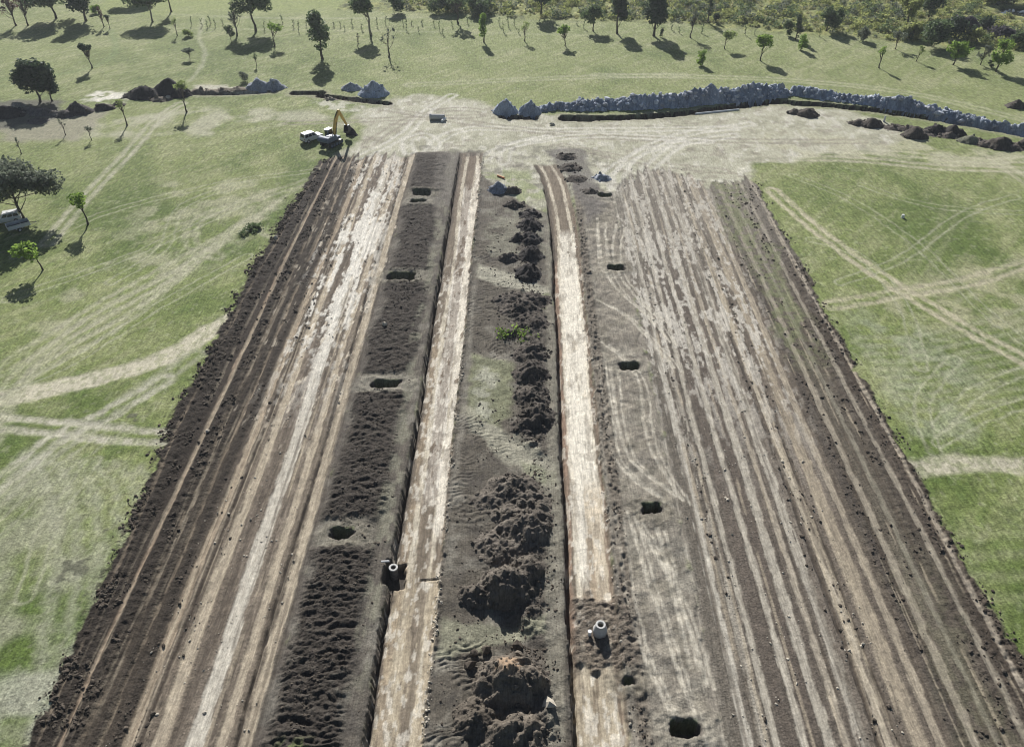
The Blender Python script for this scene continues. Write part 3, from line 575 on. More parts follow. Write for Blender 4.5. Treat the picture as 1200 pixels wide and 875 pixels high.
def leafmat(name, c0, c1, trans=0.35):
    m, t, p = newmat(name); L = t.links.new
    geo = t.nodes.new('ShaderNodeNewGeometry'); tc = t.nodes.new('ShaderNodeTexCoord')
    n = t.nodes.new('ShaderNodeTexNoise'); n.inputs['Scale'].default_value = 0.7; n.inputs['Detail'].default_value = 2; L(tc.outputs['Object'], n.inputs['Vector'])
    ad = t.nodes.new('ShaderNodeMath'); ad.operation = 'MULTIPLY_ADD'; L(geo.outputs['Random Per Island'], ad.inputs[0]); ad.inputs[1].default_value = 0.55
    m2_ = t.nodes.new('ShaderNodeMath'); m2_.operation = 'MULTIPLY_ADD'; L(n.outputs['Fac'], m2_.inputs[0]); m2_.inputs[1].default_value = 1.4; m2_.inputs[2].default_value = -0.5
    L(m2_.outputs[0], ad.inputs[2])
    r = t.nodes.new('ShaderNodeValToRGB'); r.color_ramp.elements[0].color = (*c0, 1); r.color_ramp.elements[1].color = (*c1, 1)
    L(ad.outputs[0], r.inputs['Fac']); L(r.outputs[0], p.inputs['Base Color']); p.inputs['Roughness'].default_value = 0.7; p.inputs['Specular IOR Level'].default_value = 0.2
    tr = t.nodes.new('ShaderNodeBsdfTranslucent'); L(r.outputs[0], tr.inputs['Color'])
    mi = t.nodes.new('ShaderNodeMixShader'); mi.inputs[0].default_value = trans
    L(p.outputs[0], mi.inputs[1]); L(tr.outputs[0], mi.inputs[2]); L(mi.outputs[0], t.nodes['Material Output'].inputs['Surface'])
    return m
LF = dict(
    dark=leafmat('dark_foliage', (0.028, 0.052, 0.03), (0.10, 0.14, 0.075), 0.3),
    gum=leafmat('gum_foliage', (0.04, 0.068, 0.032), (0.20, 0.27, 0.12), 0.4),
    grey=leafmat('grey_foliage', (0.06, 0.078, 0.055), (0.26, 0.29, 0.21), 0.4),
    bright=leafmat('bright_foliage', (0.11, 0.19, 0.035), (0.30, 0.42, 0.09), 0.55),
    pale=leafmat('pale_foliage', (0.17, 0.22, 0.08), (0.38, 0.45, 0.17), 0.55),
    olive=leafmat('olive_foliage', (0.13, 0.16, 0.05), (0.44, 0.47, 0.17), 0.5),
    russet=leafmat('russet_foliage', (0.10, 0.06, 0.045), (0.20, 0.13, 0.10), 0.3),
    purple=leafmat('purple_grey_foliage', (0.075, 0.07, 0.085), (0.15, 0.14, 0.15), 0.3),
    dry=leafmat('dry_herbage', (0.24, 0.23, 0.10), (0.52, 0.50, 0.27), 0.4))
M_BARK = simple('bark', (0.085, 0.07, 0.058), 0.9, 0, 0.4, 6)
M_PBARK = simple('pale_bark', (0.22, 0.20, 0.17), 0.9, 0, 0.3, 6)
M_SOILD = simple('dark_soil', alb(92, 83, 76), 0.95, 0, 0.45, 3.0, 0.05, 0.1)
M_CLAYL = simple('pale_clay', alb(190, 180, 166), 0.95, 0, 0.25, 3.0, 0.03, 0.1)
M_ROCK = simple('blue_grey_rock', (0.27, 0.30, 0.35), 0.8, 0, 0.35, 2.2, 0.08, 0.3)
M_CONC = simple('white_concrete', (0.50, 0.49, 0.46), 0.8, 0, 0.10, 5, 0.004)
M_DCONC = simple('shade_dark_concrete', (0.13, 0.12, 0.11), 0.9, 0, 0.4, 3)  # the shade down in the hole is put into the shaft's dark colour
M_WHITE = simple('white_paint', (0.62, 0.62, 0.60), 0.38, 0, 0.05, 1.5, 0, 0.5)
M_PLAST = simple('white_plastic', (0.78, 0.78, 0.76), 0.4, 0, 0.05, 2)
M_YELL = simple('yellow_paint', (0.62, 0.40, 0.09), 0.4, 0, 0.2, 2, 0, 0.4)
M_NAVY = simple('slate_grey_paint', (0.10, 0.13, 0.18), 0.6, 0, 0.25, 2, 0, 0.2)
M_STEEL = simple('dark_steel', (0.05, 0.05, 0.052), 0.5, 0.4, 0.3, 4)
M_RUB = simple('rubber', (0.02, 0.02, 0.021), 0.85, 0, 0.2, 8)
M_GLASS = simple('dark_glass', (0.02, 0.026, 0.032), 0.08, 0, 0.05, 1, 0, 0.6)
M_LAMP = simple('lamp_lens', (0.6, 0.6, 0.58), 0.15, 0, 0.05, 4)
M_RED = simple('red_lens', (0.35, 0.03, 0.02), 0.25, 0, 0.1, 4)
M_ORANGE = simple('orange_plastic', (0.62, 0.22, 0.08), 0.6, 0, 0.15, 3)
M_TIMB = simple('weathered_timber', (0.30, 0.27, 0.22), 0.9, 0, 0.25, 6)
M_DRYW = simple('dead_wood', (0.20, 0.17, 0.14), 0.9, 0, 0.3, 6)
mw, tw, pw = newmat('pond_water')
pw.inputs['Base Color'].default_value = (0.03, 0.035, 0.03, 1); pw.inputs['Roughness'].default_value = 0.05
nw = tw.nodes.new('ShaderNodeTexNoise'); nw.inputs['Scale'].default_value = 1.2; bw = tw.nodes.new('ShaderNodeBump'); bw.inputs['Distance'].default_value = 0.02
tw.links.new(nw.outputs['Fac'], bw.inputs['Height']); tw.links.new(bw.outputs[0], pw.inputs['Normal'])

# ------------------------------------------------------------------ object helpers
def mesh_np(name, co_, quads=None, tris=None, mat=None, parent=None, smooth=True, tint=None, soil=None, relief=None, loc=None):
    me = bpy.data.meshes.new(name); co_ = np.asarray(co_, np.float32)
    me.vertices.add(len(co_)); me.vertices.foreach_set('co', co_.ravel())
    f = quads if quads is not None else tris; k = 4 if quads is not None else 3
    f = np.asarray(f, np.int32); n = len(f)
    me.loops.add(n * k); me.loops.foreach_set('vertex_index', f.ravel())
    me.polygons.add(n); me.polygons.foreach_set('loop_start', np.arange(0, n * k, k, dtype=np.int32))
    me.polygons.foreach_set('loop_total', np.full(n, k, np.int32))
    me.polygons.foreach_set('use_smooth', np.full(n, smooth))
    if tint is not None:
        a = me.attributes.new('tint', 'FLOAT_COLOR', 'POINT')
        a.data.foreach_set('color', np.concatenate([tint.reshape(-1, 3), np.ones((len(co_), 1))], 1).astype(np.float32).ravel())
    if soil is not None:
        a = me.attributes.new('soil', 'FLOAT', 'POINT'); a.data.foreach_set('value', soil.ravel().astype(np.float32))
        a = me.attributes.new('relief', 'FLOAT', 'POINT'); a.data.foreach_set('value', (soil * 0.8 if relief is None else relief).ravel().astype(np.float32))
    me.update(); me.validate()
    if mat: me.materials.append(mat)
    o = bpy.data.objects.new(name, me); COL.objects.link(o)
    if parent: o.parent = parent
    if loc is not None: o.location = loc
    return o
def tag(o, label=None, cat=None, group=None, kind=None):
    if label: o['label'] = label
    if cat: o['category'] = cat
    if group: o['group'] = group
    if kind: o['kind'] = kind
    return o
def empty(name, loc, rz=0.0):
    o = bpy.data.objects.new(name, None); COL.objects.link(o); o.location = loc; o.rotation_euler = (0, 0, rz); o.empty_display_size = 0.3
    return o
def thing(name, label, cat, px, rz=0.0, group=None, dz=0.0):
    x, y = at(*px)
    return tag(empty(name, (x, y, float(zat(x, y)) + dz), rz), label, cat, group)

class MB:
    def __init__(s): s.bm = bmesh.new()
    def _bev(s, geom_faces, b):
        if b > 0:
            ed = list({e for f in geom_faces for e in f.edges})
            bmesh.ops.bevel(s.bm, geom=ed, offset=b, segments=2, affect='EDGES', profile=0.6)
    def hexa(s, v, b=0.0):
        vs = [s.bm.verts.new(p) for p in v]
        fs = [s.bm.faces.new([vs[i] for i in q]) for q in ((0, 3, 2, 1), (4, 5, 6, 7), (0, 1, 5, 4), (1, 2, 6, 5), (2, 3, 7, 6), (3, 0, 4, 7))]
        s._bev(fs, b); return s
    def box(s, c, d, b=0.0):
        x, y, z = c; a, e, h = d[0] / 2, d[1] / 2, d[2] / 2
        return s.hexa([(x - a, y - e, z - h), (x + a, y - e, z - h), (x + a, y + e, z - h), (x - a, y + e, z - h), (x - a, y - e, z + h), (x + a, y - e, z + h), (x + a, y + e, z + h), (x - a, y + e, z + h)], b)
    def prism(s, prof, y0, y1, b=0.0):       # outline in x,z
        n = len(prof)
        A = [s.bm.verts.new((x, y0, z)) for x, z in prof]; B = [s.bm.verts.new((x, y1, z)) for x, z in prof]
        fs = [s.bm.faces.new(A), s.bm.faces.new(B[::-1])]
        for i in range(n): fs.append(s.bm.faces.new([A[i], B[i], B[(i + 1) % n], A[(i + 1) % n]]))
        bmesh.ops.recalc_face_normals(s.bm, faces=fs); s._bev(fs, b); return s
    def tube(s, pts, rad, n=8, cap=True):
        pts = [Vector(p) for p in pts]; rings = []
        for i, p in enumerate(pts):
            d = (pts[min(i + 1, len(pts) - 1)] - pts[max(i - 1, 0)]).normalized()
            a = d.orthogonal().normalized(); c = d.cross(a); r = rad[i] if hasattr(rad, '__len__') else rad
            rings.append([s.bm.verts.new(p + (a * math.cos(2 * math.pi * k / n) + c * math.sin(2 * math.pi * k / n)) * r) for k in range(n)])
        for r0, r1 in zip(rings[:-1], rings[1:]):
            for k in range(n): s.bm.faces.new([r0[k], r0[(k + 1) % n], r1[(k + 1) % n], r1[k]])
        if cap:
            s.bm.faces.new(rings[0][::-1]); s.bm.faces.new(rings[-1])
        return s
    def lathe(s, prof, n=32, c=(0, 0, 0), axis='z', closed=False):
        rings = []
        for r, z in prof:
            ring = []
            for k in range(n):
                a = 2 * math.pi * k / n
                p = (r * math.cos(a), r * math.sin(a), z) if axis == 'z' else (r * math.cos(a), z, r * math.sin(a))
                ring.append(s.bm.verts.new((p[0] + c[0], p[1] + c[1], p[2] + c[2])))
            rings.append(ring)
        if closed: rings.append(rings[0])
        for r0, r1 in zip(rings[:-1], rings[1:]):
            for k in range(n): s.bm.faces.new([r0[k], r0[(k + 1) % n], r1[(k + 1) % n], r1[k]])
        if not closed:
            s.bm.faces.new(rings[0][::-1]); s.bm.faces.new(rings[-1])
        return s
    def build(s, name, mat, parent=None, smooth=False, loc=None):
        bmesh.ops.recalc_face_normals(s.bm, faces=s.bm.faces[:])
        me = bpy.data.meshes.new(name); s.bm.to_mesh(me); s.bm.free(); me.materials.append(mat)
        if smooth:
            for p in me.polygons: p.use_smooth = True
        o = bpy.data.objects.new(name, me); COL.objects.link(o)
        if parent: o.parent = parent
        if loc is not None: o.location = loc
        return o

# ------------------------------------------------------------------ build the ground
idx = np.arange(NY * NX, dtype=np.int32).reshape(NY, NX)
quads = np.stack([idx[:-1, :-1], idx[:-1, 1:], idx[1:, 1:], idx[1:, :-1]], -1).reshape(-1, 4)
g = mesh_np('ground', np.stack([X, Y, Z], -1).reshape(-1, 3), quads, None, M_GROUND, tint=C, soil=SOIL, relief=RGH)
g['kind'] = 'structure'
m = MB(); m.lathe([(22.0, -0.62), (22.0, -0.60)], 40)
o = m.build('pond_water', mw, loc=(px_ + 8, py_ + 1, 0)); o.scale = (1, 0.5, 1); o['kind'] = 'structure'

# ------------------------------------------------------------------ heaps of soil and rock
def stones(n, zone, smin, smax, seed):
    r = np.random.default_rng(seed); out = []
    t_ = (1 + 5 ** 0.5) / 2
    base = np.array([(-1, t_, 0), (1, t_, 0), (-1, -t_, 0), (1, -t_, 0), (0, -1, t_), (0, 1, t_), (0, -1, -t_), (0, 1, -t_), (t_, 0, -1), (t_, 0, 1), (-t_, 0, -1), (-t_, 0, 1)]) / 1.9
    fc = np.array([(0, 11, 5), (0, 5, 1), (0, 1, 7), (0, 7, 10), (0, 10, 11), (1, 5, 9), (5, 11, 4), (11, 10, 2), (10, 7, 6), (7, 1, 8), (3, 9, 4), (3, 4, 2), (3, 2, 6), (3, 6, 8), (3, 8, 9), (4, 9, 5), (2, 4, 11), (6, 2, 10), (8, 6, 7), (9, 8, 1)])
    p = zone
    n = len(p); sz = smin + (smax - smin) * r.random(n) ** 3.2
    v = base[None] * (0.7 + 0.6 * r.random((n, 12, 1))) * np.stack([0.7 + 0.7 * r.random(n), 0.7 + 0.7 * r.random(n), 0.5 + 0.5 * r.random(n)], -1)[:, None] * sz[:, None, None]
    a = r.random(n) * 6.28; b_ = (r.random(n) - 0.5) * 1.5
    ca, sa, cb, sb = np.cos(a)[:, None], np.sin(a)[:, None], np.cos(b_)[:, None], np.sin(b_)[:, None]
    x, y, z = v[..., 0], v[..., 1], v[..., 2]
    y, z = y * cb - z * sb, y * sb + z * cb
    x, y = x * ca - y * sa, x * sa + y * ca
    v = np.stack([x, y, z], -1) + p[:, None, :]
    f = fc[None] + (np.arange(n) * 12)[:, None, None]
    return v.reshape(-1, 3), f.reshape(-1, 3)
def add_rubble(o, frac, col, seed, res, smax=None):
    """clods and stones that make up the surface of a heap, joined into its mesh"""
    co_ = np.empty(len(o.data.vertices) * 3, np.float32); o.data.vertices.foreach_get('co', co_); co_ = co_.reshape(-1, 3)
    r = np.random.default_rng(seed); n = int(len(co_) * frac)
    pk = co_[r.integers(0, len(co_), n)] + r.uniform(-0.06, 0.06, (n, 3))
    v, f = stones(n, pk, res * 0.5, smax or (0.17 + res * 1.1), seed)
    me2 = bpy.data.meshes.new('rubble'); me2.from_pydata(v.tolist(), [], f.tolist())
    a = me2.attributes.new('tint', 'FLOAT_COLOR', 'POINT'); sh = np.repeat(0.75 + 0.6 * r.random(n) ** 2, 12)
    a.data.foreach_set('color', np.concatenate([np.asarray(col, float)[None] * sh[:, None], np.ones((n * 12, 1))], 1).astype(np.float32).ravel())
    for nm, vv in (('soil', 1.0), ('relief', 0.5)):
        b2 = me2.attributes.new(nm, 'FLOAT', 'POINT'); b2.data.foreach_set('value', np.full(n * 12, vv, np.float32))
    bm2 = bmesh.new(); bm2.from_mesh(o.data); bm2.from_mesh(me2); bm2.to_mesh(o.data); bm2.free(); bpy.data.meshes.remove(me2)
def heap(name, label, cat, bumps, col, lump=0.5, ls=0.6, res=0.16, group=None, tips=(), soil=1.0, ridge=0.0, seed=None, rubble=0.05):
    """bumps: (x, y, height, rx, ry); a heap with its own lumpy relief, standing on the ground"""
    seed = seed or random.randint(1, 9000)
    b = np.array(bumps); mx_ = 0.6
    x0, x1 = (b[:, 0] - b[:, 3]).min() - mx_, (b[:, 0] + b[:, 3]).max() + mx_; y0, y1 = (b[:, 1] - b[:, 4]).min() - mx_, (b[:, 1] + b[:, 4]).max() + mx_
    gx = np.arange(x0, x1, res); gy = np.arange(y0, y1, res); hx, hy = np.meshgrid(gx, gy)
    wx = hx + (fbm(hx / 1.1, hy / 1.1, seed, 3) - 0.5) * 0.9; wy = hy + (fbm(hx / 1.1 + 9, hy / 1.1, seed + 3, 3) - 0.5) * 0.9
    hh = np.full(hx.shape, -0.4)
    for (cx, cy, h, rx, ry) in bumps:
        d = np.hypot((wx - cx) / rx, (wy - cy) / ry)
        prof = h * (1.22 * np.maximum(0, 1 - d) - 0.22 * np.maximum(0, 1 - d) ** 2.2) - np.maximum(0, d - 1) * h * 0.9
        hh = np.maximum(hh, prof)
    cell = fbm(hx / ls, hy / ls, seed + 5, 3); blk = np.abs(fbm(hx / (ls * 1.7), hy / (ls * 1.7), seed + 8, 2) - 0.5) * 2
    k = np.clip(hh / 0.5 + 0.3, 0, 1)
    hh = hh + k * lump * ((cell - 0.5) * 1.1 + (0.35 - blk) * 0.5)
    zz = zat(hx.ravel(), hy.ravel()).reshape(hx.shape)
    keep = hh > -0.12
    fm = keep[:-1, :-1] | keep[1:, :-1] | keep[:-1, 1:] | keep[1:, 1:]
    ii = np.arange(hx.size).reshape(hx.shape)
    q = np.stack([ii[:-1, :-1], ii[:-1, 1:], ii[1:, 1:], ii[1:, :-1]], -1)[fm]
    used = np.unique(q); rem = np.full(hx.size, -1); rem[used] = np.arange(len(used))
    cx, cy = b[:, 0].mean(), b[:, 1].mean(); cz = float(zat(cx, cy))
    co_ = np.stack([hx - cx, hy - cy, zz + np.maximum(hh, -0.3) - cz], -1).reshape(-1, 3)[used]
    t_ = np.tile(np.asarray(col, float), (len(used), 1)) * (0.7 + 0.6 * fbm(hx / 3.1, hy / 3.1, seed + 21, 2)).ravel()[used][:, None] * (0.65 + 0.7 * fbm(hx / 0.5, hy / 0.5, seed + 11, 3)).ravel()[used][:, None]
    for (tx, ty, tr, tc) in tips:
        a = sm(tr, tr * 0.5, np.hypot(hx - tx, hy - ty) + (cell - 0.5) * tr).ravel()[used][:, None]
        t_ = t_ * (1 - a) + np.asarray(tc) * a
    o = mesh_np(name, co_, rem[q], None, M_GROUND, tint=t_, soil=np.full(len(used), soil), loc=(cx, cy, cz))
    if rubble: add_rubble(o, rubble, col, seed, res)
    return tag(o, label, cat, group)
D = alb(88, 81, 76); DK = alb(68, 64, 63)
def hp(px, py, wpx, h, ratio=0.9, dy=0):        # one bump from its place and width in the photo
    x, y = at(px, py); r = wpx * depth(py) / FOC / 2
    return (x, y + dy, h * 1.08, r * 0.92, r * ratio * 0.9)
GM = 'soil heaps between the two sunken strips'
heap('soil_heap', 'large dark heap with a reddish brown top at the bottom of the middle ground', 'soil heap',
     [hp(594, 800, 92, 2.7, 0.95), hp(620, 800, 60, 1.5, 0.9), hp(600, 862, 90, 1.6, 0.8), hp(565, 840, 70, 1.1, 1.0)], alb(106, 97, 89), 0.75, 0.55, 0.11, GM,
     [(at(596, 790)[0], at(596, 790)[1], 1.5, alb(150, 126, 110))])
heap('soil_heap', 'tall dark soil heap casting the longest shadow in the middle ground', 'soil heap',
     [hp(592, 690, 78, 2.6, 0.9), hp(560, 697, 50, 1.3, 0.8), hp(615, 670, 50, 1.5, 0.9)], alb(104, 96, 89), 0.75, 0.55, 0.12, GM)
heap('soil_heap', 'lumpy dark soil heap above the one with the longest shadow', 'soil heap',
     [hp(612, 622, 71, 1.37, 0.9), hp(588, 640, 69, 0.79, 0.9), hp(632, 610, 41, 0.65, 1.0), hp(596, 605, 46, 0.72, 0.9)], alb(106, 98, 91), 0.7, 0.5, 0.12, GM)
heap('soil_heap', 'dark cloddy heap below the pale diagonal crossing', 'soil heap',
     [hp(600, 572, 67, 1.01, 0.8), hp(622, 590, 57, 0.65, 0.9), hp(578, 585, 51, 0.50, 0.8)], alb(106, 98, 91), 0.65, 0.5, 0.13, GM)
heap('soil_windrow', 'long dark ridge of loose soil beside the right sunken strip', 'soil heap',
     [hp(628, 490, 51, 1.08, 1.1), hp(624, 465, 46, 0.86, 1.1), hp(622, 440, 46, 0.86, 1.1), hp(622, 415, 44, 0.72, 1.1), hp(616, 500, 41, 0.72, 0.9)], D, 0.7, 0.6, 0.14, GM)
heap('soil_heap', 'low dark lumpy heap just above the green weeds', 'soil heap',
     [hp(610, 362, 53, 0.65, 0.9), hp(628, 352, 39, 0.58, 0.9), hp(596, 352, 39, 0.50, 0.9), hp(622, 378, 46, 0.58, 0.9), hp(598, 392, 34, 0.43, 0.9)], D, 0.6, 0.6, 0.15, GM)
heap('soil_windrow', 'dark ridge of soil in bumps above the pale crossing', 'soil heap',
     [hp(620, 322, 37, 0.94, 1.1), hp(622, 300, 34, 0.94, 1.1), hp(622, 282, 30, 0.79, 1.1), hp(620, 266, 30, 0.86, 1.2), hp(622, 252, 30, 0.65, 1.0)], DK, 0.7, 0.7, 0.17, GM)
heap('soil_heap', 'small dark mound left of the bumpy ridge', 'soil heap', [hp(607, 281, 20, 1.15, 0.9)], DK, 0.3, 0.6, 0.15, GM)
heap('soil_heap', 'second small mound close to the pale crossing', 'soil heap', [hp(597, 302, 30, 0.86, 0.8)], D, 0.4, 0.6, 0.16, GM)
heap('rock_heap', 'blue grey rock heap at the head of the middle ground', 'rock heap', [hp(584, 222, 28, 1.6, 0.9)], (0.25,0.27,0.31), 0.6, 0.7, 0.17, GM)
heap('soil_heap', 'brown soil heap touching the blue grey rock heap', 'soil heap', [hp(601, 224, 24, 1.2, 0.8)], D, 0.6, 0.7, 0.17, GM)
heap('soil_heap', 'flat brown soil heap below the blue grey rock heap', 'soil heap', [hp(603, 240, 28, 0.9, 0.7)], D, 0.6, 0.7, 0.17, GM)
heap('soil_windrow', 'dark churned soil at the head of the right sunken strip', 'soil heap', [hp(664, 184, 26, 0.6, 0.9), hp(668, 196, 30, 0.6, 0.9), hp(676, 210, 26, 0.5, 0.9), hp(690, 225, 20, 0.5, 0.9)], D, 0.5, 0.8, 0.2, GM)
heap('rock_heap', 'small blue grey rubble heap beside the right sunken strip head', 'rock heap', [hp(706, 208, 24, 0.9, 0.8)], (0.28,0.30,0.33), 0.6, 0.7, 0.18)
# far edge, left
GL = 'soil heaps along the far edge'
heap('soil_heap', 'dark soil heap at the left edge beside the spreading pine', 'soil heap', [hp(8, 134, 48, 2.2, 0.7), hp(-12, 136, 40, 2.0, 0.7)], DK, 0.5, 0.9, 0.3, GL)
heap('rubble_heap', 'small pale topped rubble heap left of the spreading pine', 'rubble heap', [hp(20, 124, 22, 1.1, 0.8)], alb(150, 142, 132), 0.6, 0.8, 0.25, GL)
heap('soil_heap', 'rounded dark heap right of the pine shadow', 'soil heap', [hp(92, 131, 38, 2.3, 0.7), hp(76, 135, 28, 1.3, 0.8)], alb(92, 86, 84), 0.4, 0.9, 0.28, GL)
heap('soil_heap', 'low dark heap below the white clay spill', 'soil heap', [hp(122, 127, 28, 1.3, 0.7), hp(138, 123, 18, 0.8, 0.8)], D, 0.4, 0.9, 0.28, GL)
heap('soil_heap', 'largest dark smooth soil heap beside the white clay spill', 'soil heap', [hp(200, 109, 52, 3.4, 0.62), hp(170, 112, 56, 2.2, 0.6), hp(212, 112, 30, 1.8, 0.8)], DK, 0.35, 1.2, 0.3, GL)
heap('rubble_heap', 'brown rubble spill at the foot of the largest dark heap', 'rubble heap', [hp(188, 117, 28, 0.7, 0.7)], alb(120, 110, 100), 0.5, 0.8, 0.25, GL)
heap('rock_heap', 'flat topped blue grey rock heap beneath the curved tree', 'rock heap', [hp(303, 104, 34, 2.3, 0.7), hp(322, 104, 30, 2.2, 0.7)], (0.27,0.29,0.32), 0.7, 1.0, 0.28, GL)
heap('rock_heap', 'small grey rock heap left of the pointed grey cone', 'rock heap', [hp(412, 105, 26, 1.5, 0.7)], (0.32,0.34,0.37), 0.6, 0.9, 0.26, GL)
heap('rock_heap', 'pointed cone of pale grey rock between two trench ends', 'rock heap', [hp(438, 111, 42, 3.0, 0.7)], (0.30, 0.34, 0.40), 0.5, 0.8, 0.26, GL)
heap('spoil_bank', 'low brown spoil bank between the largest dark heap and the flat topped rock heap', 'spoil bank', [hp(232, 108, 22, 0.7, 0.7), hp(246, 108, 24, 0.6, 0.7), hp(262, 107, 26, 0.8, 0.7), hp(280, 106, 24, 0.7, 0.7)], alb(128, 118, 106), 0.5, 0.9, 0.28)
heap('spoil_bank', 'grey spoil bank under the shadow of the spreading pine', 'spoil bank', [hp(34, 130, 30, 1.0, 0.7), hp(52, 132, 34, 1.2, 0.7), hp(66, 134, 24, 0.9, 0.7), hp(44, 142, 30, 0.6, 0.7)], alb(110, 104, 100), 0.5, 0.9, 0.28)
heap('spoil_bank', 'low brown spoil along the short trench above the excavator', 'spoil bank', [hp(390, 116, 26, 0.6, 0.6), hp(412, 117, 26, 0.7, 0.6), hp(432, 119, 20, 0.5, 0.6)], alb(136, 128, 116), 0.5, 0.9, 0.26)
# far edge, right : rock windrows
def rock_ridge(label, line, hs, wd, seed, group='rock heaps along the far trench'):
    """line: photo points along the foot; one long dumped ridge"""
    pts = [np.array(at(*p)) for p in line]; bumps = []
    for i in range(len(pts) - 1):
        L = np.linalg.norm(pts[i + 1] - pts[i]); n = max(1, int(L / 1.1))
        for k in range(n):
            q = pts[i] + (pts[i + 1] - pts[i]) * (k + 0.5) / n
            h = (hs[i] + (hs[i + 1] - hs[i]) * (k + 0.5) / n) * (0.55 + 0.72 * float(vn(np.array([q[0] / 5.5]), np.array([seed * 1.0]), seed)[0])) * random.uniform(0.88, 1.05)
            bumps.append((q[0], q[1] + wd * 0.75 + random.uniform(-0.35, 0.35), h, wd * random.uniform(1.1, 1.5), wd * random.uniform(0.95, 1.1)))
    o = heap('rock_heap', label, 'rock heap', bumps, (0.27, 0.31, 0.37), 1.25, 0.6, 0.22, group, seed=seed, rubble=0)
    add_rubble(o, 0.09, (0.46, 0.48, 0.52), seed + 1, 0.22, 0.7)
    return o
heap('rock_heap', 'leftmost blue grey rock cone by the far trench', 'rock heap', [hp(592, 131, 34, 2.9, 0.75)], (0.30, 0.34, 0.40), 0.6, 0.8, 0.24, 'rock heaps along the far trench')
heap('rock_heap', 'second blue grey rock cone by the far trench', 'rock heap', [hp(621, 132, 32, 2.6, 0.75)], (0.27, 0.31, 0.37), 0.6, 0.8, 0.24, 'rock heaps along the far trench')
rock_ridge('low scattered rock heap joining the cones and the long ridge', [(636, 130), (660, 129), (676, 129)], [1.1, 1.6, 1.2], 1.6, 501)
rock_ridge('long tall blue grey rock ridge behind the far trench', [(680, 129), (730, 128), (790, 126), (835, 121), (868, 119), (900, 115), (914, 113)], [2.2, 2.6, 2.7, 3.3, 3.5, 3.0, 2.6], 2.4, 502)
rock_ridge('lower long rock ridge running out of the right edge', [(934, 112), (975, 117), (1030, 124), (1090, 134), (1120, 139), (1150, 146), (1200, 158), (1240, 167)], [2.0, 1.9, 2.0, 2.4, 2.3, 1.6, 2.0, 1.8], 1.9, 503)
GR = 'soil heaps beside the far trench at right'
heap('spoil_bank', 'low dark spoil bank joining the soil heaps below the far trench at right', 'spoil bank', [hp(1048, 149, 30, 0.6, 0.7), hp(1066, 151, 28, 0.7, 0.7), hp(1088, 156, 30, 0.8, 0.7), hp(1112, 159, 30, 0.8, 0.7), hp(1150, 167, 30, 0.7, 0.7), hp(1186, 173, 34, 0.8, 0.7)], alb(104, 96, 90), 0.5, 0.8, 0.25, GR)
heap('soil_heap', 'small dark soil heap below the gap in the rock ridges', 'soil heap', [hp(946, 134, 32, 1.5, 0.8), hp(932, 132, 22, 0.8, 0.8)], D, 0.6, 0.8, 0.25, GR)
heap('soil_heap', 'wide flat dark soil heap by a little white marker', 'soil heap', [hp(1022, 146, 34, 1.5, 0.7), hp(1006, 144, 26, 1.0, 0.8)], D, 0.6, 0.8, 0.24, GR)
heap('soil_heap', 'dark soil heap with brown left flank', 'soil heap', [hp(1072, 159, 34, 2.1, 0.8)], D, 0.6, 0.8, 0.24, GR)
heap('soil_heap', 'long dark soil heap close under the far trench', 'soil heap', [hp(1096, 154, 34, 1.6, 0.8), hp(1116, 156, 32, 1.9, 0.8)], DK, 0.6, 0.8, 0.24, GR)
heap('soil_heap', 'smooth grey green mound between dark soil heaps', 'soil heap', [hp(1136, 165, 30, 1.3, 0.7)], alb(122, 122, 104), 0.15, 1.2, 0.22, GR)
heap('soil_heap', 'dark soil heap right of the smooth grey green mound', 'soil heap', [hp(1172, 171, 44, 2.0, 0.75), hp(1156, 170, 24, 0.9, 0.8)], D, 0.6, 0.8, 0.24, GR)
heap('soil_heap', 'dark soil heap cut by the right edge of the view', 'soil heap', [hp(1204, 172, 36, 1.9, 0.75)], D, 0.6, 0.8, 0.24, GR)
heap('soil_heap', 'lone dark soil heap on the far grass at the right edge', 'soil heap', [hp(1191, 125, 28, 1.6, 0.7)], D, 0.5, 0.8, 0.25, GR)
heap('soil_heap', 'round black soil heap right of the excavator', 'soil heap', [hp(412, 158, 17, 1.5, 0.75)], DK, 0.5, 0.7, 0.2)

# ------------------------------------------------------------------ loose clods (uncountable)
def scatter_clods(name, label, n, fx, smin, smax, mat, seed):
    r = np.random.default_rng(seed); p = fx(r, n); p = p[fbm(p[:, 0] / 2.3, p[:, 1] / 2.3, seed, 2) > 0.47]; p = np.column_stack([p, zat(p[:, 0], p[:, 1]) + smin * 0.3])
    v, f = stones(len(p), p, smin, smax, seed)
    o = mesh_np(name, v, None, f, mat, smooth=False); return tag(o, label, kind='stuff')
def z_left(r, n):
    y = 28 + 124 * r.random(n) ** 1.15; c = r.choice([-42.3, -41.9, -39.8, -36.9, -33.3, -30.9], n, p=[.36, .22, .14, .16, .07, .05])
    x = c + r.normal(0, 0.5, n) + (vn(y / 12, y * 0 + 3, 5) - 0.5) * 0.8 - 0.5 * r.random(n) ** 6 * 2 * (c < -41.5)
    return np.column_stack([x + left_shift(x, y), y])
def z_mid(r, n):
    k = r.random(n); y = 29 + 100 * r.random(n) ** 1.5
    x = np.where(k < 0.34, -17.5 + r.normal(0, 1.6, n), np.where(k < 0.78, 1.3 + (r.random(n) - 0.5) * 2 + r.normal(0, 1.2, n), np.where(k < 0.85, 10.6 + r.normal(0, 0.35, n), -4 + r.normal(0, 1.8, n))))
    ok = (x > -20.6) & ((x < -13.4) | (x > -7.2)) & ((x < 4.4) | (x > 9.9)); return np.column_stack([x, y])[ok]
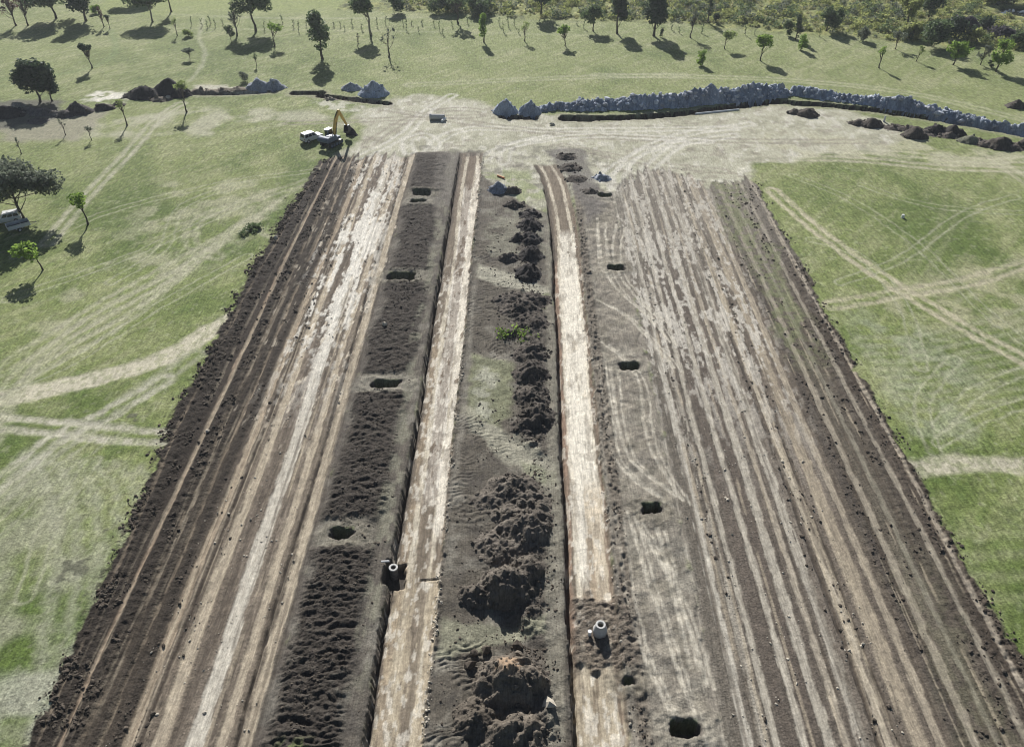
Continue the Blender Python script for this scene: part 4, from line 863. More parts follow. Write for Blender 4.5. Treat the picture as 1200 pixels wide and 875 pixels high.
def z_right(r, n):
    y = 28 + 115 * r.random(n) ** 1.2; c = r.choice([45.0, 43.3, 41.2, 39, 36.7, 31.7, 29.9, 20.4], n, p=[.34, .18, .14, .08, .1, .06, .06, .04])
    return np.column_stack([c + r.normal(0, 0.5, n) + r.random(n) ** 6 * 1.2 * (c > 44), y])
scatter_clods('soil_clods', 'dark clods of turned soil along the edges of the left strip', 6500, z_left, 0.06, 0.26, M_SOILD, 601)
scatter_clods('soil_clods', 'dark clods of soil strewn between the strips', 9000, z_mid, 0.04, 0.17, M_SOILD, 602)
scatter_clods('soil_clods', 'small clods of soil along the right strip', 3600, z_right, 0.05, 0.22, M_SOILD, 603)
def z_pale(r, n):
    k = r.random(n); y = 30 + 122 * r.random(n)
    x = np.where(k < 0.3, -7.7 + r.normal(0, 0.18, n), np.where(k < 0.6, r.uniform(-34, -22, n), np.where(k < 0.7, 9.6 + r.normal(0, 0.15, n), r.uniform(18, 33, n))))
    return np.column_stack([x, y])
scatter_clods('clay_lumps', 'pale lumps of clay on the graded strips', 3600, z_pale, 0.05, 0.16, M_CLAYL, 604)

# ------------------------------------------------------------------ trees
def leaf_mesh(clumps, size, per, r, flat=1.0):
    """clumps: (x, y, z, radius); returns quads of small leaf sprays filling each clump"""
    P = []
    for (cx, cy, cz, cr) in clumps:
        n = max(6, int(per * cr * cr))
        d = r.normal(0, 1, (n, 3)); d /= np.linalg.norm(d, axis=1)[:, None]
        rad = cr * (0.35 + 0.65 * r.random(n) ** 0.5)
        P.append(np.array([cx, cy, cz]) + d * rad[:, None] * np.array([1, 1, flat]))
    P = np.concatenate(P); n = len(P)
    a = r.normal(0, 1, (n, 3)); a[:, 2] *= 0.6; a /= np.linalg.norm(a, axis=1)[:, None]
    b = np.cross(a, r.normal(0, 1, (n, 3))); b /= np.linalg.norm(b, axis=1)[:, None]
    s1 = size * (0.6 + 0.8 * r.random(n))[:, None]; s2 = s1 * (0.45 + 0.3 * r.random(n))[:, None]
    v = np.stack([P - a * s1, P + b * s2 - a * s1 * 0.1, P + a * s1, P - b * s2 + a * s1 * 0.1], 1)
    return v.reshape(-1, 3), np.arange(n * 4).reshape(n, 4)
TREES = []
def tree(label, base, top, wpx, leaf='gum', style='oval', name='tree', cat='tree', lean=0.0, cb=None, bark=None, dens=1.0, group=None, leafsize=None, seed=None, H=None):
    r = np.random.default_rng(seed or (int(base[0] * 7 + base[1] * 13) + 1000))
    x, y = at(*base); z0 = float(zat(x, y)) - 0.05
    H = H or height_of(base[1], top); W = wpx * 1.25 * depth(base[1]) / FOC; R_ = W / 2
    t = tag(empty(name, (x, y, z0)), label, cat, group)
    cb = cb if cb is not None else dict(oval=0.18, spread=0.42, narrow=0.12, sapling=0.42, bush=0.0, open=0.35, bare=0.3, column=0.05)[style]
    lx = lean * H
    cz0, cz1 = H * cb, H; cz = (cz0 + cz1) / 2; hz = (cz1 - cz0) / 2
    clumps = []
    ncl = dict(oval=64, spread=52, narrow=46, sapling=14, bush=22, open=36, bare=6, column=26)[style]
    def inball():
        while True:
            p = r.uniform(-1, 1, 3)
            if 0.1 < np.linalg.norm(p) < 1: return p
    nlobe = dict(oval=8, spread=7, narrow=7, sapling=4, bush=5, open=7, bare=5, column=6)[style]; lobes = []
    for q in range(nlobe):
        p = inball(); p = p / np.linalg.norm(p) * r.uniform(0.45, 0.92)
        if style == 'spread': p[2] *= 0.6
        if q == 0: p = np.array([r.uniform(-.2, .2), r.uniform(-.2, .2), 0.72])
        lobes.append((p, r.uniform(0.32, 0.55)))
    for i in range(ncl):
        p, lr = lobes[i % nlobe]; p = p + inball() * lr
        if np.linalg.norm(p) > 1.15: p = p / np.linalg.norm(p) * 1.1
        taper = 1.0
        if style in ('narrow', 'column'): taper = 1.0 - 0.35 * max(0, p[2])
        if style == 'spread': taper = 1.0 - 0.25 * p[2]
        cr = R_ * dict(oval=0.27, spread=0.25, narrow=0.32, sapling=0.36, bush=0.38, open=0.23, bare=0.16, column=0.42)[style] * r.uniform(0.5, 1.3)
        cr = max(cr, 0.22)
        zc = cz + p[2] * max(0.05, hz - cr * 0.7)
        if H < 1.3: cr = min(cr, 0.8); zc = 0.25
        clumps.append((p[0] * max(0.0, R_ - cr * 0.5) * taper + lx * (zc / H) ** 1.5, p[1] * max(0.0, R_ - cr * 0.5) * taper, zc, cr))
    ls = leafsize or float(np.clip(W * 0.06, 0.18, 0.42))
    per = 0.8 * dens * dict(oval=44, spread=50, narrow=60, sapling=44, bush=60, open=30, bare=7, column=60)[style] * (0.3 / ls) ** 1.6
    if style == 'bare': per = 5
    tr = 0.028 * H if style != 'bush' else 0.012 * H + 0.03
    mb = MB()
    nseg = 7; path = []
    wob = r.normal(0, 0.012 * H, (nseg + 1, 2)); wob[0] = 0
    topf = 0.86 if style in ('narrow', 'oval', 'column') else 0.72
    for i in range(nseg + 1):
        f = i / nseg * topf
        path.append((lx * f ** 1.5 + wob[i, 0], wob[i, 1], H * f))
    mb.tube(path, [max(0.03, tr * (1.25 if i == 0 else 1) * (1 - 0.8 * i / nseg)) for i in range(nseg + 1)], 7)
    sel = clumps if style in ('bare', 'open', 'spread', 'sapling') else clumps[:12]
    for (cx, cy, czz, cr) in sel:
        k = int(np.clip(nseg * (czz / H) / topf * r.uniform(0.45, 0.8), 1, nseg - 1)); p0 = np.array(path[k]); p1 = np.array([cx, cy, czz])
        mid = (p0 + p1) / 2 + np.array([0, 0, -0.06 * np.linalg.norm(p1 - p0)]) + r.normal(0, 0.05, 3) * np.linalg.norm(p1 - p0)
        rr = max(0.02, tr * 0.32)
        mb.tube([p0, mid, p1], [rr, rr * 0.7, rr * 0.35], 5)
        if style == 'bare':
            for _ in range(5):
                q = p1 + r.normal(0, 1, 3) * R_ * 0.4 + np.array([0, 0, R_ * 0.25]); mb.tube([mid if r.random() < .5 else p1, q], [rr * 0.4, rr * 0.15], 4)
    mb.build('trunk', bark or M_BARK, t, True)
    v, f = leaf_mesh(clumps, ls, per, r, 0.75 if style == 'spread' else 0.9)
    v = v[v[:, 2].reshape(-1, 4).min(1).repeat(4) > 0.02]
    mesh_np('crown', v, np.arange(len(v)).reshape(-1, 4), None, LF[leaf], t, smooth=False)
    TREES.append(t); return t
tree('spreading dark pine standing over the soil heaps at left', (47, 119), 69, 42, 'dark', 'oval', 'pine_tree', cb=0.17, dens=1.4)
tree('smaller dark pine leaning against the spreading pine', (61, 118), 84, 22, 'dark', 'oval', 'pine_tree', cb=0.2, lean=0.06, dens=1.4)
tree('little dark umbrella tree with a thin bent stem', (108, 80), 50, 15, 'dark', 'spread', lean=-0.14, cb=0.62)
tree('large dark round tree shading the white vehicles', (27, 255), 192, 76, 'grey', 'oval', cb=0.24, dens=1.2, leafsize=0.32)
tree('bright green sapling with a dark shadow, nearest the large round tree', (103, 262), 224, 26, 'bright', 'sapling', cb=0.62, leafsize=0.26)
tree('bright green sapling on the grass below the white vehicles', (50, 316), 283, 32, 'bright', 'sapling', lean=-0.2, cb=0.5, leafsize=0.26)
tree('bright green sapling cut by the left edge of the view', (-3, 386), 360, 22, 'bright', 'sapling', cb=0.5, leafsize=0.25)
tree('thin pale green sapling in front of the largest dark heap', (219, 132), 96, 15, 'pale', 'sapling', cb=0.66)
tree('spindly sapling in front of the white clay spill', (149, 147), 116, 10, 'pale', 'sapling', cb=0.62, dens=0.8)
tree('bare thin sapling on the grass below the pine shadow', (77, 158), 138, 7, 'grey', 'bare')
tree('short twiggy sapling between two other saplings on the left grass', (107, 164), 147, 9, 'grey', 'sapling', cb=0.5, dens=0.6)
tree('dark short sapling at the left below the pine shadow', (25, 180), 160, 7, 'grey', 'bare')
tree('thin russet tree near the top left corner', (19, 30), -8, 20, 'russet', 'open', lean=-0.05)
tree('second thin russet tree beside the top left one', (33, 30), -6, 14, 'russet', 'open')
tree('broad dark tree third from the top left corner', (66, 22), -28, 50, 'gum', 'oval')
tree('dense dark tree with a bright green bush at its foot', (101, 25), -30, 40, 'dark', 'oval')
tree('bright green bush at the foot of the dense dark tree', (113, 16), 6, 11, 'bright', 'bush', 'bush', 'bush')
tree('reddish brown dead sapling near the top left', (122, 32), 8, 8, 'russet', 'open', 'dead_tree')
tree('small dark tufted sapling with a shadow near the top left', (129, 34), 17, 6, 'dark', 'spread', cb=0.7)
tree('gum tree with pale stem and wide shadow at the top left', (179, 26), -16, 44, 'gum', 'oval', bark=M_PBARK, cb=0.42, dens=1.1)
tree('tree at the top edge whose crown leaves the picture', (163, 1), -40, 36, 'gum', 'oval')
tree('slender leaning stem with high crown at the top edge', (201, 14), -26, 18, 'gum', 'open', lean=-0.06, cb=0.6)
tree('wispy pale sapling right of the wide shadow', (208, 42), 20, 8, 'pale', 'sapling', dens=0.7)
tree('low pale green bush beside the wispy sapling', (221, 43), 34, 11, 'pale', 'bush', 'bush', 'bush')
tree('small grey green tree beside the winding footpath', (223, 70), 57, 13, 'grey', 'spread', cb=0.6)
tree('large tree with a curved forked trunk and dark crown', (300, 37), -18, 46, 'gum', 'oval', lean=-0.12, cb=0.36)
tree('slim tree close left of the curved trunk', (278, 42), 2, 14, 'grey', 'open', bark=M_PBARK)
tree('short green shrub under the curved trunk tree', (271, 50), 30, 11, 'gum', 'bush', 'shrub', 'shrub')
tree('pale bright sapling right of the curved trunk tree', (322, 55), 27, 17, 'bright', 'sapling', cb=0.5)
tree('tiny sapling below the curved trunk tree', (301, 78), 62, 6, 'gum', 'sapling', dens=0.7)
tree('small grey bush beside the flat topped rock heap', (285, 96), 84, 12, 'grey', 'bush', 'bush', 'bush', dens=0.6)
tree('neat oval tree standing alone above the excavator', (378, 70), 12, 28, 'gum', 'oval', cb=0.2, dens=1.3)
tree('tall tree with a long pale leaning trunk', (435, 42), -14, 32, 'gum', 'oval', lean=-0.10, cb=0.48, bark=M_PBARK)
tree('bare branching tree below the pale leaning trunk', (456, 68), 28, 26, 'grey', 'bare', 'bare_tree', bark=M_BARK)
tree('thin leafless stick sapling left of the bare branching tree', (420, 58), 38, 5, 'grey', 'bare')
tree('dark bush at the top edge right of the leaning trunk', (462, 16), -8, 22, 'gum', 'bush', 'bush', 'bush')
tree('dark open tree near the top centre with bare stem', (537, 28), -14, 22, 'gum', 'open', cb=0.45, dens=1.4)
tree('bright green narrow tree with two dark shadows', (567, 50), 17, 12, 'bright', 'column', dens=1.3)
tree('pale sapling midway between two bright green trees', (615, 49), 24, 9, 'pale', 'sapling', cb=0.4)
tree('small bright green umbrella sapling above the rock cones', (662, 54), 29, 16, 'bright', 'spread', cb=0.5)
tree('grey dark tree left of the two dark conifers', (695, 37), 6, 22, 'gum', 'oval', cb=0.34)
tree('narrow dark conifer with several stems', (723, 40), -8, 22, 'dark', 'narrow', 'conifer', cb=0.2, dens=1.3)
tree('tallest dense dark conifer with a long shadow', (766, 43), -14, 28, 'dark', 'narrow', 'conifer', cb=0.16, dens=1.6)
tree('little dark shrub at the foot of the tallest conifer', (776, 44), 33, 6, 'dark', 'bush', 'shrub', 'shrub')
tree('slim drooping tree right of the tallest conifer', (809, 45), 14, 12, 'grey', 'open', lean=0.06, dens=1.2)
tree('low bright yellow green bush on the far grass', (823, 77), 57, 13, 'bright', 'bush', 'bush', 'bush')
tree('pale green thin sapling on the far grass', (849, 58), 36, 17, 'pale', 'sapling', cb=0.5)
tree('leafy bright green tree with a clear thin stem', (891, 72), 40, 17, 'bright', 'oval', cb=0.38)
tree('round dark bush left of a dark column', (922, 42), 24, 13, 'gum', 'bush', 'bush', 'bush', dens=1.3)
tree('dark narrow column tree by the scrub edge', (932, 48), 19, 11, 'dark', 'column')
tree('bright green leaning sapling in front of the dark column', (938, 60), 39, 11, 'bright', 'column', lean=0.10)
tree('dark slender conifer inside the scrub', (829, 28), -2, 8, 'dark', 'column', 'conifer')
tree('small dark conifer right of the slender one', (838, 28), 15, 8, 'dark', 'column', 'conifer')
tree('tall tangled dark tree at the scrub edge', (968, 38), 8, 20, 'gum', 'column', dens=1.1)
tree('second tangled tree at the scrub edge', (979, 36), 10, 14, 'gum', 'column')
tree('grey green shrub at the edge of the scrub', (1011, 49), 31, 13, 'grey', 'bush', 'shrub', 'shrub')
tree('green sapling with two tufts and a long shadow', (1030, 80), 51, 9, 'bright', 'sapling', cb=0.35)
tree('grey thin tree with high crown beside the scrub', (1049, 58), 36, 14, 'grey', 'open', cb=0.5, dens=1.4)
tree('crooked pale sapling between the thin tree and the bright pair', (1074, 72), 53, 10, 'pale', 'sapling', lean=0.14, cb=0.45)
tree('bright green double crowned tree on the right grass', (1117, 76), 45, 22, 'bright', 'oval', lean=0.08, cb=0.2, dens=1.1)
tree('grey green tree between the two bright green trees', (1149, 76), 53, 12, 'grey', 'open', cb=0.3, dens=1.6)
tree('rightmost bright green tree with a long dark shadow', (1167, 84), 47, 20, 'bright', 'oval', lean=0.05, cb=0.15, dens=1.1)
tree('low dark shrub at the foot of the rightmost bright tree', (1160, 79), 69, 7, 'dark', 'bush', 'shrub', 'shrub')
tree('large dark bush behind the bright double crowned tree', (1094, 55), 24, 34, 'gum', 'bush', 'bush', 'bush', dens=1.2)
tree('dark round bush touching the purple grey bush', (1117, 46), 20, 30, 'dark', 'bush', 'bush', 'bush', dens=1.2)
tree('purple grey round bush in the scrub', (1131, 36), 20, 26, 'purple', 'bush', 'bush', 'bush', dens=1.1)
tree('dark green bush right of the purple grey bush', (1156, 34), 20, 20, 'dark', 'bush', 'bush', 'bush')
tree('grey bush below the pond', (1170, 44), 31, 24, 'purple', 'bush', 'bush', 'bush')
tree('olive bush left of the rightmost scrub', (1143, 50), 34, 18, 'olive', 'bush', 'bush', 'bush')
tree('dark bush at the right edge under the pond', (1196, 55), 36, 20, 'gum', 'bush', 'bush', 'bush')
tree('big olive tree at the top right of the scrub', (1062, 30), -10, 26, 'olive', 'oval', cb=0.1)
tree('dark tree deep in the scrub at the top right', (1088, 22), -14, 26, 'gum', 'oval', cb=0.1)
tree('olive bush at the left end of the large dark bush', (1068, 46), 26, 24, 'olive', 'bush', 'bush', 'bush')
tree('dark tree on the far bank of the pond', (1188, 4), -24, 36, 'dark', 'oval', cb=0.05)
tree('dark shaded bank tree left of the pond', (1160, 2), -22, 30, 'gum', 'oval', cb=0.05)
tree('dark tree at the top edge, left of centre gap', (634, 20), -22, 26, 'dark', 'oval', cb=0.1)
tree('dark bush at the top edge right of centre', (560, 16), -8, 34, 'gum', 'bush', 'bush', 'bush')
tree('olive dark bush at the top edge above the stakes', (522, 14), -8, 30, 'gum', 'bush', 'bush', 'bush')
tree('low dark shrub lying on the left grass beside the strip', (296, 270), 260, 30, 'gum', 'bush', 'shrub', 'shrub', dens=0.6, leafsize=0.24, H=1.25)
tree('clump of green weeds among the dark soil of the middle ground', (603, 392), 374, 46, 'bright', 'bush', 'weed_clump', 'weeds', dens=0.30, leafsize=0.2, H=1.0)

# undergrowth: the scrub as one mass
r = np.random.default_rng(77)
def mass(name, label, n, fx, leaf, smin, smax, per, ls, flat):
    cl = []
    k = 0
    while k < n:
        x, y = fx()
        if x is None: continue
        s_ = smin + (smax - smin) * r.random() ** 2; cl.append((x, y, float(zat(x, y)) + s_ * 0.45 * flat, s_)); k += 1
    v, f = leaf_mesh(cl, ls, per, r, flat)
    return tag(mesh_np(name, v, f, None, LF[leaf], smooth=False), label, kind='stuff')
def scrub_pos():
    x = r.uniform(-40, 185); y = r.uniform(210, 312)
    e = np.interp(x, [-40, -25, 0, 40, 60, 85, 110, 140, 200], [274, 270, 264, 260, 255, 249, 239, 229, 215])
    if y < e or np.hypot((x - px_ - 8) / 20, (y - py_ - 1) / 10) < 1: return None, None
    return x, y
mass('undergrowth', 'olive green scrub covering the ground beyond the far paddock', 1700, scrub_pos, 'olive', 0.5, 1.9, 40, 0.30, 0.75)
mass('undergrowth', 'dark scrub mixed through the ground beyond the far paddock', 620, scrub_pos, 'gum', 0.5, 2.2, 40, 0.30, 0.9)
mass('undergrowth', 'grey scrub mixed through the ground beyond the far paddock', 460, scrub_pos, 'grey', 0.5, 2.0, 40, 0.30, 0.9)
mass('undergrowth', 'straw coloured herbage beyond the far paddock', 1500, scrub_pos, 'dry', 0.4, 1.2, 45, 0.25, 0.6)

# rows of staked seedlings along the far paddock
def stake_sapling():
    t = empty('seedling', (0, 0, 0))
    MB().tube([(0, 0, 0), (0.03, 0.02, 1.0), (0.0, 0.05, 2.3)], [0.05, 0.045, 0.025], 6).build('stem', M_BARK, t)
    v, f = leaf_mesh([(0, 0, 2.0, 0.38), (0.12, 0, 1.5, 0.34), (-0.1, 0.1, 1.0, 0.30), (0, 0, 0.4, 0.28)], 0.16, 90, np.random.default_rng(4))
    mesh_np('crown', v, f, None, LF['gum'], t, smooth=False); return t
proto = stake_sapling()
SEED = [(237, 31), (243, 33), (247, 29), (253, 32), (262, 33), (331, 28), (344, 33), (350, 38), (359, 32), (391, 32), (399, 32), (404, 36), (413, 31), (424, 36), (442, 31), (473, 31), (476, 35), (482, 30),
        (491, 39), (495, 30), (509, 31), (515, 36), (519, 41), (530, 32), (548, 28), (585, 30), (590, 38), (596, 32), (603, 31), (608, 40), (633, 31), (648, 34), (676, 30), (684, 34), (787, 36), (796, 40), (822, 40),
        (873, 42), (884, 42), (960, 44), (990, 44), (225, 30), (310, 36), (452, 30)]
sg = 'staked seedlings along the far paddock'
for i, p in enumerate(SEED):
    x, y = at(*p)
    o = proto if i == 0 else proto.copy()
    if i:
        COL.objects.link(o)
        for ch in proto.children:
            c = ch.copy(); COL.objects.link(c); c.parent = o
    o.location = (x, y, float(zat(x, y)) - 0.03); o.rotation_euler = (random.uniform(-.1, .1), random.uniform(-.12, .12), random.uniform(0, 6))
    s_ = random.uniform(0.6, 1.35); o.scale = (random.uniform(0.8, 1.3), random.uniform(0.8, 1.3), s_)
    tag(o, 'thin dark seedling in the row along the far paddock', 'seedling', sg)

# ------------------------------------------------------------------ vehicles and small things
def lerp(a, b, t): return tuple(a[i] + (b[i] - a[i]) * t for i in range(3))
def wheel(parent, c, rad=0.37, wd=0.25):
    MB().lathe([(rad * 0.62, -wd / 2), (rad * 0.94, -wd / 2), (rad, -wd / 2 + 0.04), (rad, wd / 2 - 0.04), (rad * 0.94, wd / 2), (rad * 0.62, wd / 2)], 28, axis='y', closed=True).build('wheel', M_RUB, parent, loc=c)
    w_ = parent.children[-1]
    wh = [o for o in bpy.data.objects if o.parent == parent and o.name.startswith('wheel')][-1]
    MB().lathe([(0.05, -wd * 0.42), (rad * 0.60, -wd * 0.36), (rad * 0.60, wd * 0.36), (0.05, wd * 0.42)], 20, axis='y').build('rim', M_LAMP, wh)
def pane(parent, q, mat=M_GLASS, name='window', th=0.02):
    """a slab just proud of the quad q (4 corners)"""
    a, b, c, d = [Vector(p) for p in q]; n = (b - a).cross(d - a).normalized()
    lo = [p + n * 0.004 for p in (a, b, c, d)]; hi = [p + n * (0.004 + th) for p in (a, b, c, d)]
    return MB().hexa([*lo, *hi]).build(name, mat, parent)
def wagon(t, L=4.7, W=1.86, Hh=1.85, long_roof=True):
    h = L / 2; y = W / 2
    MB().prism([(-h + .05, .42), (-h, .62), (-h + .02, 1.05), (h * 0.44, 1.10), (h - .28, 1.0), (h - .03, .84), (h, .48), (h - .08, .40),
                (h - .45, .40), (h - .55, .70), (h - .83, .80), (h - 1.12, .70), (h - 1.22, .40), (-h + 1.30, .38), (-h + 1.2, .70), (-h + .92, .80), (-h + .63, .70), (-h + .53, .42)], -y, y, 0.05).build('body', M_WHITE, t, True)
    xb0, xb1 = -h + .06, h * 0.42; xt0, xt1 = (-h + .28 if long_roof else -h + 1.6), h * 0.10
    zb, zt = 1.07, Hh - .05; yb_, yt_ = y - .06, y - .20
    B = [(xb0, -yb_, zb), (xb1, -yb_, zb), (xb1, yb_, zb), (xb0, yb_, zb)]; T = [(xt0, -yt_, zt), (xt1, -yt_, zt), (xt1, yt_, zt), (xt0, yt_, zt)]
    MB().hexa(B + T, 0.05).build('cabin', M_WHITE, t, True)
    def quad(i, j, u0, u1, v0, v1):
        f = lambda u, v: lerp(lerp(B[i], B[j], u), lerp(T[i], T[j], u), v)
        return [f(u0, v0), f(u1, v0), f(u1, v1), f(u0, v1)]
    pane(t, quad(1, 2, .10, .90, .14, .88), name='windscreen'); pane(t, quad(3, 0, .10, .90, .2, .88), name='rear_window')
    for u0, u1 in ((.05, .32), (.36, .62), (.66, .90)):
        pane(t, quad(0, 1, u0, u1, .2, .86)); pane(t, quad(2, 3, 1 - u1, 1 - u0, .2, .86))
    MB().box((0.0 + (xt0 + xt1) / 2, 0, zt + .03), (xt1 - xt0 - .35, 2 * yt_ - .25, .03), .01).build('roof_panel', M_WHITE, t)
    for sy in (-1, 1):
        wheel(t, (h - .83, sy * (y - .13), .37)); wheel(t, (-h + .92, sy * (y - .13), .37))
        MB().box((h - .10, sy * (y - .32), .86), (.12, .36, .15), .02).build('headlight', M_LAMP, t)
        MB().box((-h + .02, sy * (y - .16), .95), (.06, .16, .26), .01).build('tail_light', M_RED, t)
        MB().box((h * .36, sy * (y + .09), 1.16), (.12, .18, .15), .03).build('mirror', M_WHITE, t)
    MB().box((h - .01, 0, .52), (.14, W - .2, .20), .03).build('bumper', M_STEEL, t); MB().box((h - .02, 0, .74), (.06, .9, .16), .01).build('grille', M_STEEL, t)
    MB().box((-h + .01, 0, .52), (.12, W - .2, .18), .03).build('bumper', M_STEEL, t)
t = thing('four_wheel_drive', 'white four wheel drive parked beside the excavator', 'car', (366, 165), R(48))
wagon(t, 4.8, 1.95, 2.0)
t = thing('four_wheel_drive', 'white four wheel drive under the large round tree', 'car', (9, 260), R(205))
wagon(t, 4.8, 1.9, 1.9)
# box trailer under the tree
t = thing('box_trailer', 'open white box trailer under the large round tree', 'trailer', (23, 268), R(40))
MB().box((0, 0, .62), (3.4, 1.8, .08)).build('tray_floor', M_STEEL, t)
for nm, c, d in (('side_panel', (0, -.92, .88), (3.5, .07, .62)), ('side_panel', (0, .92, .88), (3.5, .07, .62)), ('tailgate', (-1.74, 0, .88), (.07, 1.76, .62)), ('front_panel', (1.74, 0, .92), (.07, 1.76, .70)), ('divider', (.4, 0, .86), (.06, 1.74, .5))):
    MB().box(c, d, .015).build(nm, M_WHITE, t)
for sy in (-1, 1):
    MB().tube([(-1.78, sy * .92, 1.22), (1.78, sy * .92, 1.22)], .045, 8).build('top_rail', M_WHITE, t)
    wheel(t, (-.1, sy * 1.1, .33), .33, .2); MB().prism([(-.62, .5), (-.5, .8), (.3, .8), (.42, .5), (.36, .5), (.26, .75), (-.46, .75), (-.56, .5)], sy * 1.1 - .14, sy * 1.1 + .14).build('mudguard', M_WHITE, t)
MB().tube([(1.7, .6, .55), (2.9, 0, .5)], .05, 8).tube([(1.7, -.6, .55), (2.9, 0, .5)], .05, 8).tube([(2.85, 0, .5), (3.2, 0, .5)], .06, 8).build('drawbar', M_STEEL, t)

# excavator
t = thing('excavator', 'excavator with yellow boom raised beside a round black soil heap', 'excavator', (389, 170), R(60))
for sy in (-1, 1):
    prof = []
    for k in range(24):
        a = math.pi * 2 * k / 24; prof.append((math.cos(a) * .46 + (1.55 if math.cos(a) > 0 else -1.55), .48 + math.sin(a) * .46))
    MB().prism(prof, sy * 1.2 - .30, sy * 1.2 + .30, .03).build('track', M_STEEL, t)
    tr_ = [o for o in bpy.data.objects if o.parent == t and o.name.startswith('track')][-1]
    for xx_ in (-1.55, -.8, 0, .8, 1.55):
        MB().lathe([(.05, -.01), (.30, 0), (.30, .04), (.05, .05)], 16, (xx_, sy * 1.2 + sy * .31, .46), 'y').build('roller', M_NAVY, tr_)
MB().box((0, 0, .75), (2.0, 1.9, .45), .05).lathe([(.75, .95), (.75, 1.18)], 24).build('undercarriage', M_STEEL, t)
MB().prism([(-1.5, 1.2), (1.5, 1.2), (1.55, 1.7), (.4, 1.75), (.2, 2.25), (-1.5, 2.25)], -1.35, .35, .06).build('engine_house', M_NAVY, t, True)
MB().prism([(-1.52, 1.2), (-1.52, 2.28), (-2.2, 2.25), (-2.62, 2.0), (-2.68, 1.45), (-2.4, 1.2)], -1.38, 1.38, .10).build('counterweight', M_NAVY, t, True)
cab_ = MB().hexa([(-.25, .42, 1.2), (1.6, .42, 1.2), (1.6, 1.40, 1.2), (-.25, 1.40, 1.2), (-.25, .46, 3.0), (1.15, .46, 3.0), (1.15, 1.36, 3.0), (-.25, 1.36, 3.0)], .06).build('cab', M_NAVY, t, True)
MB().box((.45, .91, 3.06), (1.55, 1.02, .10), .03).build('cab_roof', M_WHITE, t)
Bc = [(-.25, .42, 1.2), (1.6, .42, 1.2), (1.6, 1.40, 1.2), (-.25, 1.40, 1.2)]; Tc = [(-.25, .46, 3.0), (1.15, .46, 3.0), (1.15, 1.36, 3.0), (-.25, 1.36, 3.0)]
for i, j in ((1, 2), (2, 3), (3, 0), (0, 1)):
    f = lambda u, v: lerp(lerp(Bc[i], Bc[j], u), lerp(Tc[i], Tc[j], u), v)
    pane(cab_, [f(.12, .42), f(.88, .42), f(.88, .93), f(.12, .93)])
MB().box((-.9, -.55, 2.32), (.9, .9, .16), .03).build('engine_cover', M_WHITE, t); MB().tube([(-.5, -1.0, 2.2), (-.5, -1.0, 2.75)], .06, 10).build('exhaust', M_STEEL, t)
MB().prism([(.7, 1.7), (1.0, 1.45), (1.9, 3.4), (2.5, 4.7), (3.5, 6.05), (3.35, 6.35), (3.0, 6.3), (1.7, 4.9), (1.15, 3.4)], -.32, .10, .04).build('boom', M_YELL, t)
MB().prism([(2.95, 6.45), (3.3, 6.5), (3.65, 6.05), (5.35, 2.75), (5.25, 2.5), (4.95, 2.55), (3.2, 5.6), (2.9, 6.2)], -.25, .03, .03).build('dipper_arm', M_YELL, t)
bk = MB(); pr = [(4.9, 2.6), (5.4, 2.65), (5.75, 2.1), (5.6, 1.35), (5.05, 1.0), (4.45, 1.1), (4.5, 1.22), (5.0, 1.16), (5.45, 1.42), (5.55, 2.0), (5.2, 2.4)]
bk.prism(pr, -.65, .43); bk.prism([(4.9, 2.58), (5.4, 2.62), (5.72, 2.1), (5.58, 1.38), (5.05, 1.05), (4.5, 1.15)], -.68, -.63); bk.prism([(4.9, 2.58), (5.4, 2.62), (5.72, 2.1), (5.58, 1.38), (5.05, 1.05), (4.5, 1.15)], .41, .46)
for k in range(5): bk.box((4.38, -.55 + k * .22, 1.14), (.22, .09, .06))
bk.build('bucket', M_STEEL, t)
for (a, b_) in (((1.1, -.42, 1.55), (2.0, -.42, 4.2)), ((1.1, .20, 1.55), (2.0, .20, 4.2))):
    MB().tube([a, lerp(a, b_, .55)], .09, 10).tube([lerp(a, b_, .5), b_], .05, 10).build('ram', M_STEEL, t)
MB().tube([(1.9, -.1, 5.25), (2.6, -.1, 6.1)], .08, 10).tube([(2.5, -.1, 6.0), (3.0, -.1, 6.5)], .045, 10).build('ram', M_STEEL, t)
MB().tube([(3.6, -.1, 5.8), (4.5, -.1, 4.0)], .07, 10).tube([(4.4, -.1, 4.2), (5.2, -.1, 2.9)], .04, 10).build('ram', M_STEEL, t)

# manholes
x, y = at(703, 739); z = float(zat(x, y))
t = tag(empty('manhole', (x, y, z)), 'white concrete manhole cone standing in torn soil on the right strip', 'manhole')
MB().lathe([(.66, -.3), (.66, .42), (.64, .47), (.44, .98), (.44, 1.08), (.28, 1.08), (.28, .9), (.52, .42), (.52, -.3)], 40, closed=True).build('cone', M_CONC, t, True)
MB().lathe([(.45, 1.05), (.47, 1.07), (.47, 1.14), (.45, 1.16), (.30, 1.16), (.285, 1.14), (.285, 1.07)], 40, closed=True).build('rim', M_CONC, t)
MB().lathe([(.49, .02), (.49, .05)], 24).build('shaft_floor', M_SOILD, t)
x2_, y2_ = at(691, 741)
m = MB(); m.tube([(0, 0, -.1), (0, 0, .55)], .16, 16).lathe([(.19, .50), (.19, .58)], 16)
tag(m.build('pipe_stub', M_PLAST, loc=(x2_, y2_, float(zat(x2_, y2_)))), 'short white pipe stub beside the white manhole cone', 'pipe')
x, y = at(461, 665); z = -1.6
t = tag(empty('manhole', (x, y, z)), 'pale manhole ring standing in a dark hole on the left strip', 'manhole')
MB().lathe([(.42, -.1), (.42, 1.62), (.27, 1.62), (.27, -.1)], 36, closed=True).build('shaft', M_DCONC, t)
